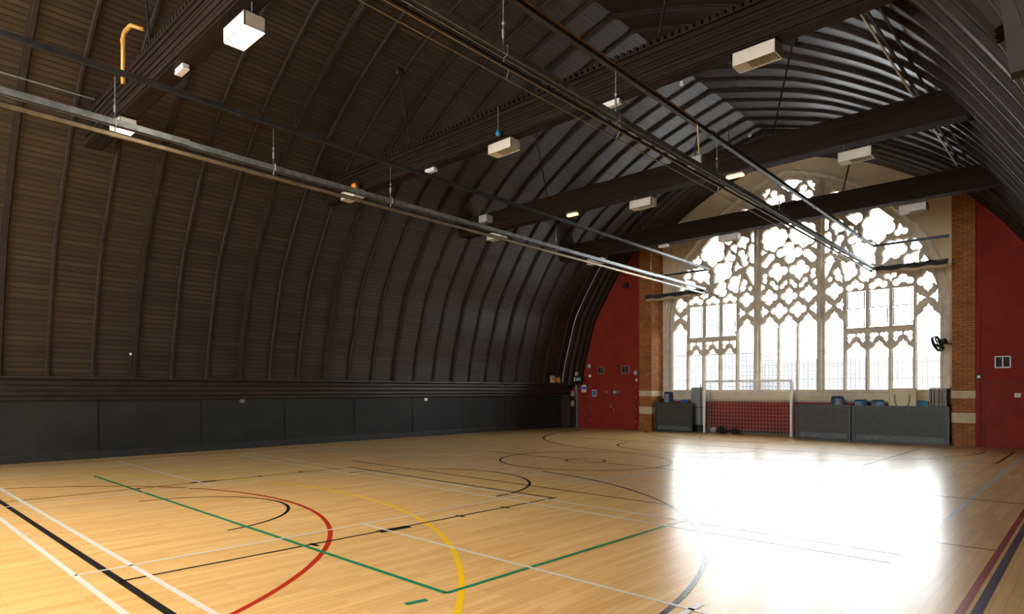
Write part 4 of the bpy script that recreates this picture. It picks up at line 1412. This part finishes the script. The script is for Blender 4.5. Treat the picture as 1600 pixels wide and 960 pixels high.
# ------------------------------------------------------------------ barriers
def barrier(x0, x1, y, h, label):
    t = thing('rink_barrier', label, 'barrier', ((x0 + x1) / 2, y, 0), group='dark barriers along the window wall')
    w = (x1 - x0) / 2
    MB().box(-w + .02, w - .02, 0, .035, .05, h - .01).build('board', 'barrier', t)
    MB().box(-w + .13, w - .13, -.008, 0, .06, .22).build('kick_strip', 'kick', t)
    for s in (-1, 1):
        a, b = sorted((s * w, s * (w - .11)))
        MB().box(a, b, -.012, .05, .0, h).build('end_frame', 'frameblk', t, bevel=.004)
        MB().box(s * (w - .025) - .008, s * (w - .025) + .008, -.018, -.012, .02, h - .02).build('edge_strip', 'kick', t)
        MB().box(s * (w - .3) - .03, s * (w - .3) + .03, .035, .20, .0, .04).build('foot', 'frameblk', t)
        MB().obox((s * (w - .3), .115, .30), (.03, .03, .58), (R(14), 0, 0)).build('foot_brace', 'frameblk', t)
    MB().box(-w, w, -.006, .045, h - .03, h).build('top_rail', 'frameblk', t)
    MB().box(-w, w, -.004, .045, 0, .05).build('base_rail', 'frameblk', t)
barrier(-7.66, -5.93, 22.45, 1.16, 'shorter dark barrier right of the goal')
barrier(-5.90, -3.27, 22.45, 1.15, 'long dark barrier beside the right brick pier')
barrier(-13.30, -11.64, 22.80, 1.16, 'dark olive barrier beside the left brick pier')

# ------------------------------------------------------------------ chairs behind the barriers
def chair(loc, rotz, shell, label, seat_h=.46, back_h=.90):
    t = thing('plastic_chair', label, 'chair', loc, rotz, group='plastic chairs behind the barriers')
    def ring(c, w, th, tilt=0):
        pts = []
        for (sx, sz) in ((-1, -1), (1, -1), (1, 1), (-1, 1)):
            pts.append((sx, sz))
        return pts
    n = 12
    # back: curved sheet with rounded top
    rows = []
    for j in range(9):
        f = j / 8
        z = seat_h + .10 + (back_h - seat_h - .10) * f
        hw = .215 * (1 - .10 * f) * (1 - .07 * max(0, f - .8) / .2)
        rows.append([(hw * (2 * i / n - 1), .20 + .05 * f - .035 * (1 - (2 * i / n - 1) ** 2) * -1, z - .022 * f * abs(2 * i / n - 1) ** 8) for i in range(n + 1)])
    m = MB()
    front = [p for r in rows for p in r]
    k = len(front)
    m.add(front + [(x, y + .012, z) for x, y, z in front],
          [(j * (n + 1) + i, j * (n + 1) + i + 1, (j + 1) * (n + 1) + i + 1, (j + 1) * (n + 1) + i) for j in range(8) for i in range(n)] +
          [(k + j * (n + 1) + i, k + (j + 1) * (n + 1) + i, k + (j + 1) * (n + 1) + i + 1, k + j * (n + 1) + i + 1) for j in range(8) for i in range(n)])
    for j in range(8):
        for i in (0, n):
            a = j * (n + 1) + i
            b = (j + 1) * (n + 1) + i
            m.f.append((a, b, b + k, a + k))
    for i in range(n):
        a = 8 * (n + 1) + i
        m.f.append((a, a + 1, a + 1 + k, a + k))
        m.f.append((i, i + k, i + 1 + k, i + 1))
    m.build('backrest', shell, t, smooth=True)
    m = MB()
    rows = []
    for j in range(8):
        f = j / 7
        y = -.22 + .44 * f
        rows.append([(.21 * (2 * i / n - 1), y, seat_h + .02 * (2 * i / n - 1) ** 2 + (.05 * max(0, f - .7) / .3) - .02 * max(0, .25 - f)) for i in range(n + 1)])
    top_ = [p for r in rows for p in r]
    k = len(top_)
    m.add(top_ + [(x, y, z - .014) for x, y, z in top_],
          [(j * (n + 1) + i, j * (n + 1) + i + 1, (j + 1) * (n + 1) + i + 1, (j + 1) * (n + 1) + i) for j in range(7) for i in range(n)] +
          [(k + j * (n + 1) + i, k + (j + 1) * (n + 1) + i, k + (j + 1) * (n + 1) + i + 1, k + j * (n + 1) + i + 1) for j in range(7) for i in range(n)])
    m.build('seat', shell, t, smooth=True)
    for s in (-1, 1):
        MB().tube([(s * .17, -.15, seat_h - .02), (s * .22, -.21, 0)], .012, 8).build('leg', 'darkmetal', t)
        MB().tube([(s * .17, .20, seat_h + .25), (s * .17, .15, seat_h - .02), (s * .22, .24, 0)], .012, 8).build('leg', 'darkmetal', t)
    return t
chair((-6.55, 23.10, 0), R(8), 'navyteal', 'dark teal plastic chair back showing tallest above the shorter barrier', .60, 1.44)
chair((-5.88, 23.10, 0), R(-4), 'blueplastic', 'teal plastic chair showing where the two right barriers meet', .48, 1.33)
chair((-5.33, 23.10, 0), R(5), 'blueplastic', 'teal plastic chair left of the upended cream table', .48, 1.33)
chair((-4.16, 23.10, 0), R(-3), 'brightblue', 'brighter blue plastic chair between the cream table and grey boards', .48, 1.31)
chair((-12.98, 23.20, 0), R(10), 'navy', 'navy plastic chair behind the olive barrier by the left pier', .72, 1.58)
chair((-12.34, 23.22, 0), R(-6), 'royal', 'royal blue plastic chair barely showing over the olive barrier', .42, 1.27)

# upended folding table
t = thing('folding_table', 'cream folding table stood on end behind the long barrier', 'table', (-4.54, 22.74, 0))
MB().box(-.385, .385, 0, .03, 0, 1.70).build('tabletop', 'table', t, bevel=.012)
m = MB()
m.box(-.37, .37, -.03, 0, .02, .05).box(-.37, .37, -.03, 0, 1.65, 1.68).box(-.37, -.34, -.03, 0, .02, 1.68).box(.34, .37, -.03, 0, .02, 1.68).box(-.34, .34, -.03, 0, 1.49, 1.52)
m.build('rim', 'table', t)
for s in (-1, 1):
    MB().tube([(s * .21, -.03, 1.50), (s * .20, -.045, 1.28), (s * .15, -.045, 1.16), (s * .15, -.045, .70)], .013, 8).build('leg', 'tableleg', t, smooth=True)
MB().tube([(-.15, -.045, .74), (.15, -.045, .74)], .013, 8).build('leg_brace', 'tableleg', t)

# stack of folded boards leaning by the pier
src = None
for i in range(7):
    x_ = -3.80 + .066 * i
    if src is None:
        src = thing('folded_board', '', 'board', (x_, 22.72, 0), group='grey boards stood on end by the right pier')
        MB().box(-.021, .021, 0, .62, 0, 1.68).build('panel', 'board', src, bevel=.004)
        MB().box(-.027, .027, -.006, .008, 0, 1.69).build('edge_strip', 'board', src)
        MB().box(-.028, .028, -.012, -.004, 1.10, 1.16).build('catch', 'frameblk', src)
        b = src
    else:
        b = copy_tree(src)
    b.location = (x_, 22.72 + .01 * (i % 3), 0)
    b.rotation_euler = (0, R(.6 * ((i * 7) % 3 - 1) * .3), 0)
    names = ['leftmost of the grey boards on end by the right pier', 'second from left of the grey boards on end by the right pier', 'third from left of the grey boards on end by the right pier',
             'middle one of the seven grey boards on end by the right pier', 'third from right of the grey boards on end by the right pier',
             'second from right of the grey boards on end by the right pier', 'rightmost of the grey boards, against the right pier']
    b['label'] = names[i]
tag(MB().box(-3.84, -3.30, 22.70, 23.36, 1.70, 1.725).build('cover_board', 'paper'), 'white board lying on top of the grey boards by the right pier', 'board')

# grey padded post cover beside the goal
t = thing('gym_mat', 'grey padded mat stood upright beside the left goal post', 'mat', (-11.66, 23.36, 0))
pr = []
for i in range(28):
    a = 2 * PI * i / 28
    c, s = math.cos(a), math.sin(a)
    pr.append((math.copysign(abs(c) ** .45, c) * .30, math.copysign(abs(s) ** .6, s) * .12))
MB().loft([[(x * k, y * k, z) for x, y in pr] for k, z in ((.92, .28), (1, .32), (1, 1.66), (.95, 1.73), (.8, 1.75))]).build('pad', 'grey', t, smooth=False, bevel=.0)
MB().loft([[(x * .6 + .03, y * .8, z) for x, y in pr] for z in (.0, .30)]).build('foot', 'dark', t)
MB().box(-.29, .29, -.128, -.12, .95, .99).build('strap', 'darkmetal', t)
tag(MB().tube([(-11.47, 23.18, 0), (-11.50, 23.22, 1.86)], .018, 8).build('pole', 'dark'), 'thin dark pole leaning by the grey mat', 'pole')

# ------------------------------------------------------------------ outside the window
def block(x0, x1, y, z1, label, seed):
    t = thing('building', label, 'building', ((x0 + x1) / 2, y, -2))
    w = (x1 - x0) / 2
    MB().box(-w, w, 0, 8, 0, z1 + 2).build('wall', 'facade', t)
    k = 0
    z = 1.0
    while z < z1 - .5:
        x = -w + 1.2
        while x < w - 1.5:
            MB().box(x, x + 1.1, -.05, 0.02, z + .6, z + 2.4).build('window', 'farglass', t)
            x += 2.5
        z += 3.2
    MB().box(-w, w, 0.0, 8.0, z1 + 2, z1 + 2.3).build('parapet', 'facade', t)
block(-34, -17.8, 40, 4.0, 'pale far building seen through the left lights of the window', 1)
block(-17.2, -5.4, 44, 3.4, 'pale low building seen through the middle lights of the window', 2)
block(-4.8, 9, 42, 4.6, 'pale far building seen through the right lights of the window', 3)
structure(MB().box(-60, 40, 24.4, 90, -2.1, -2).build('ground_outside', 'street'), 'pale paving outside the window')
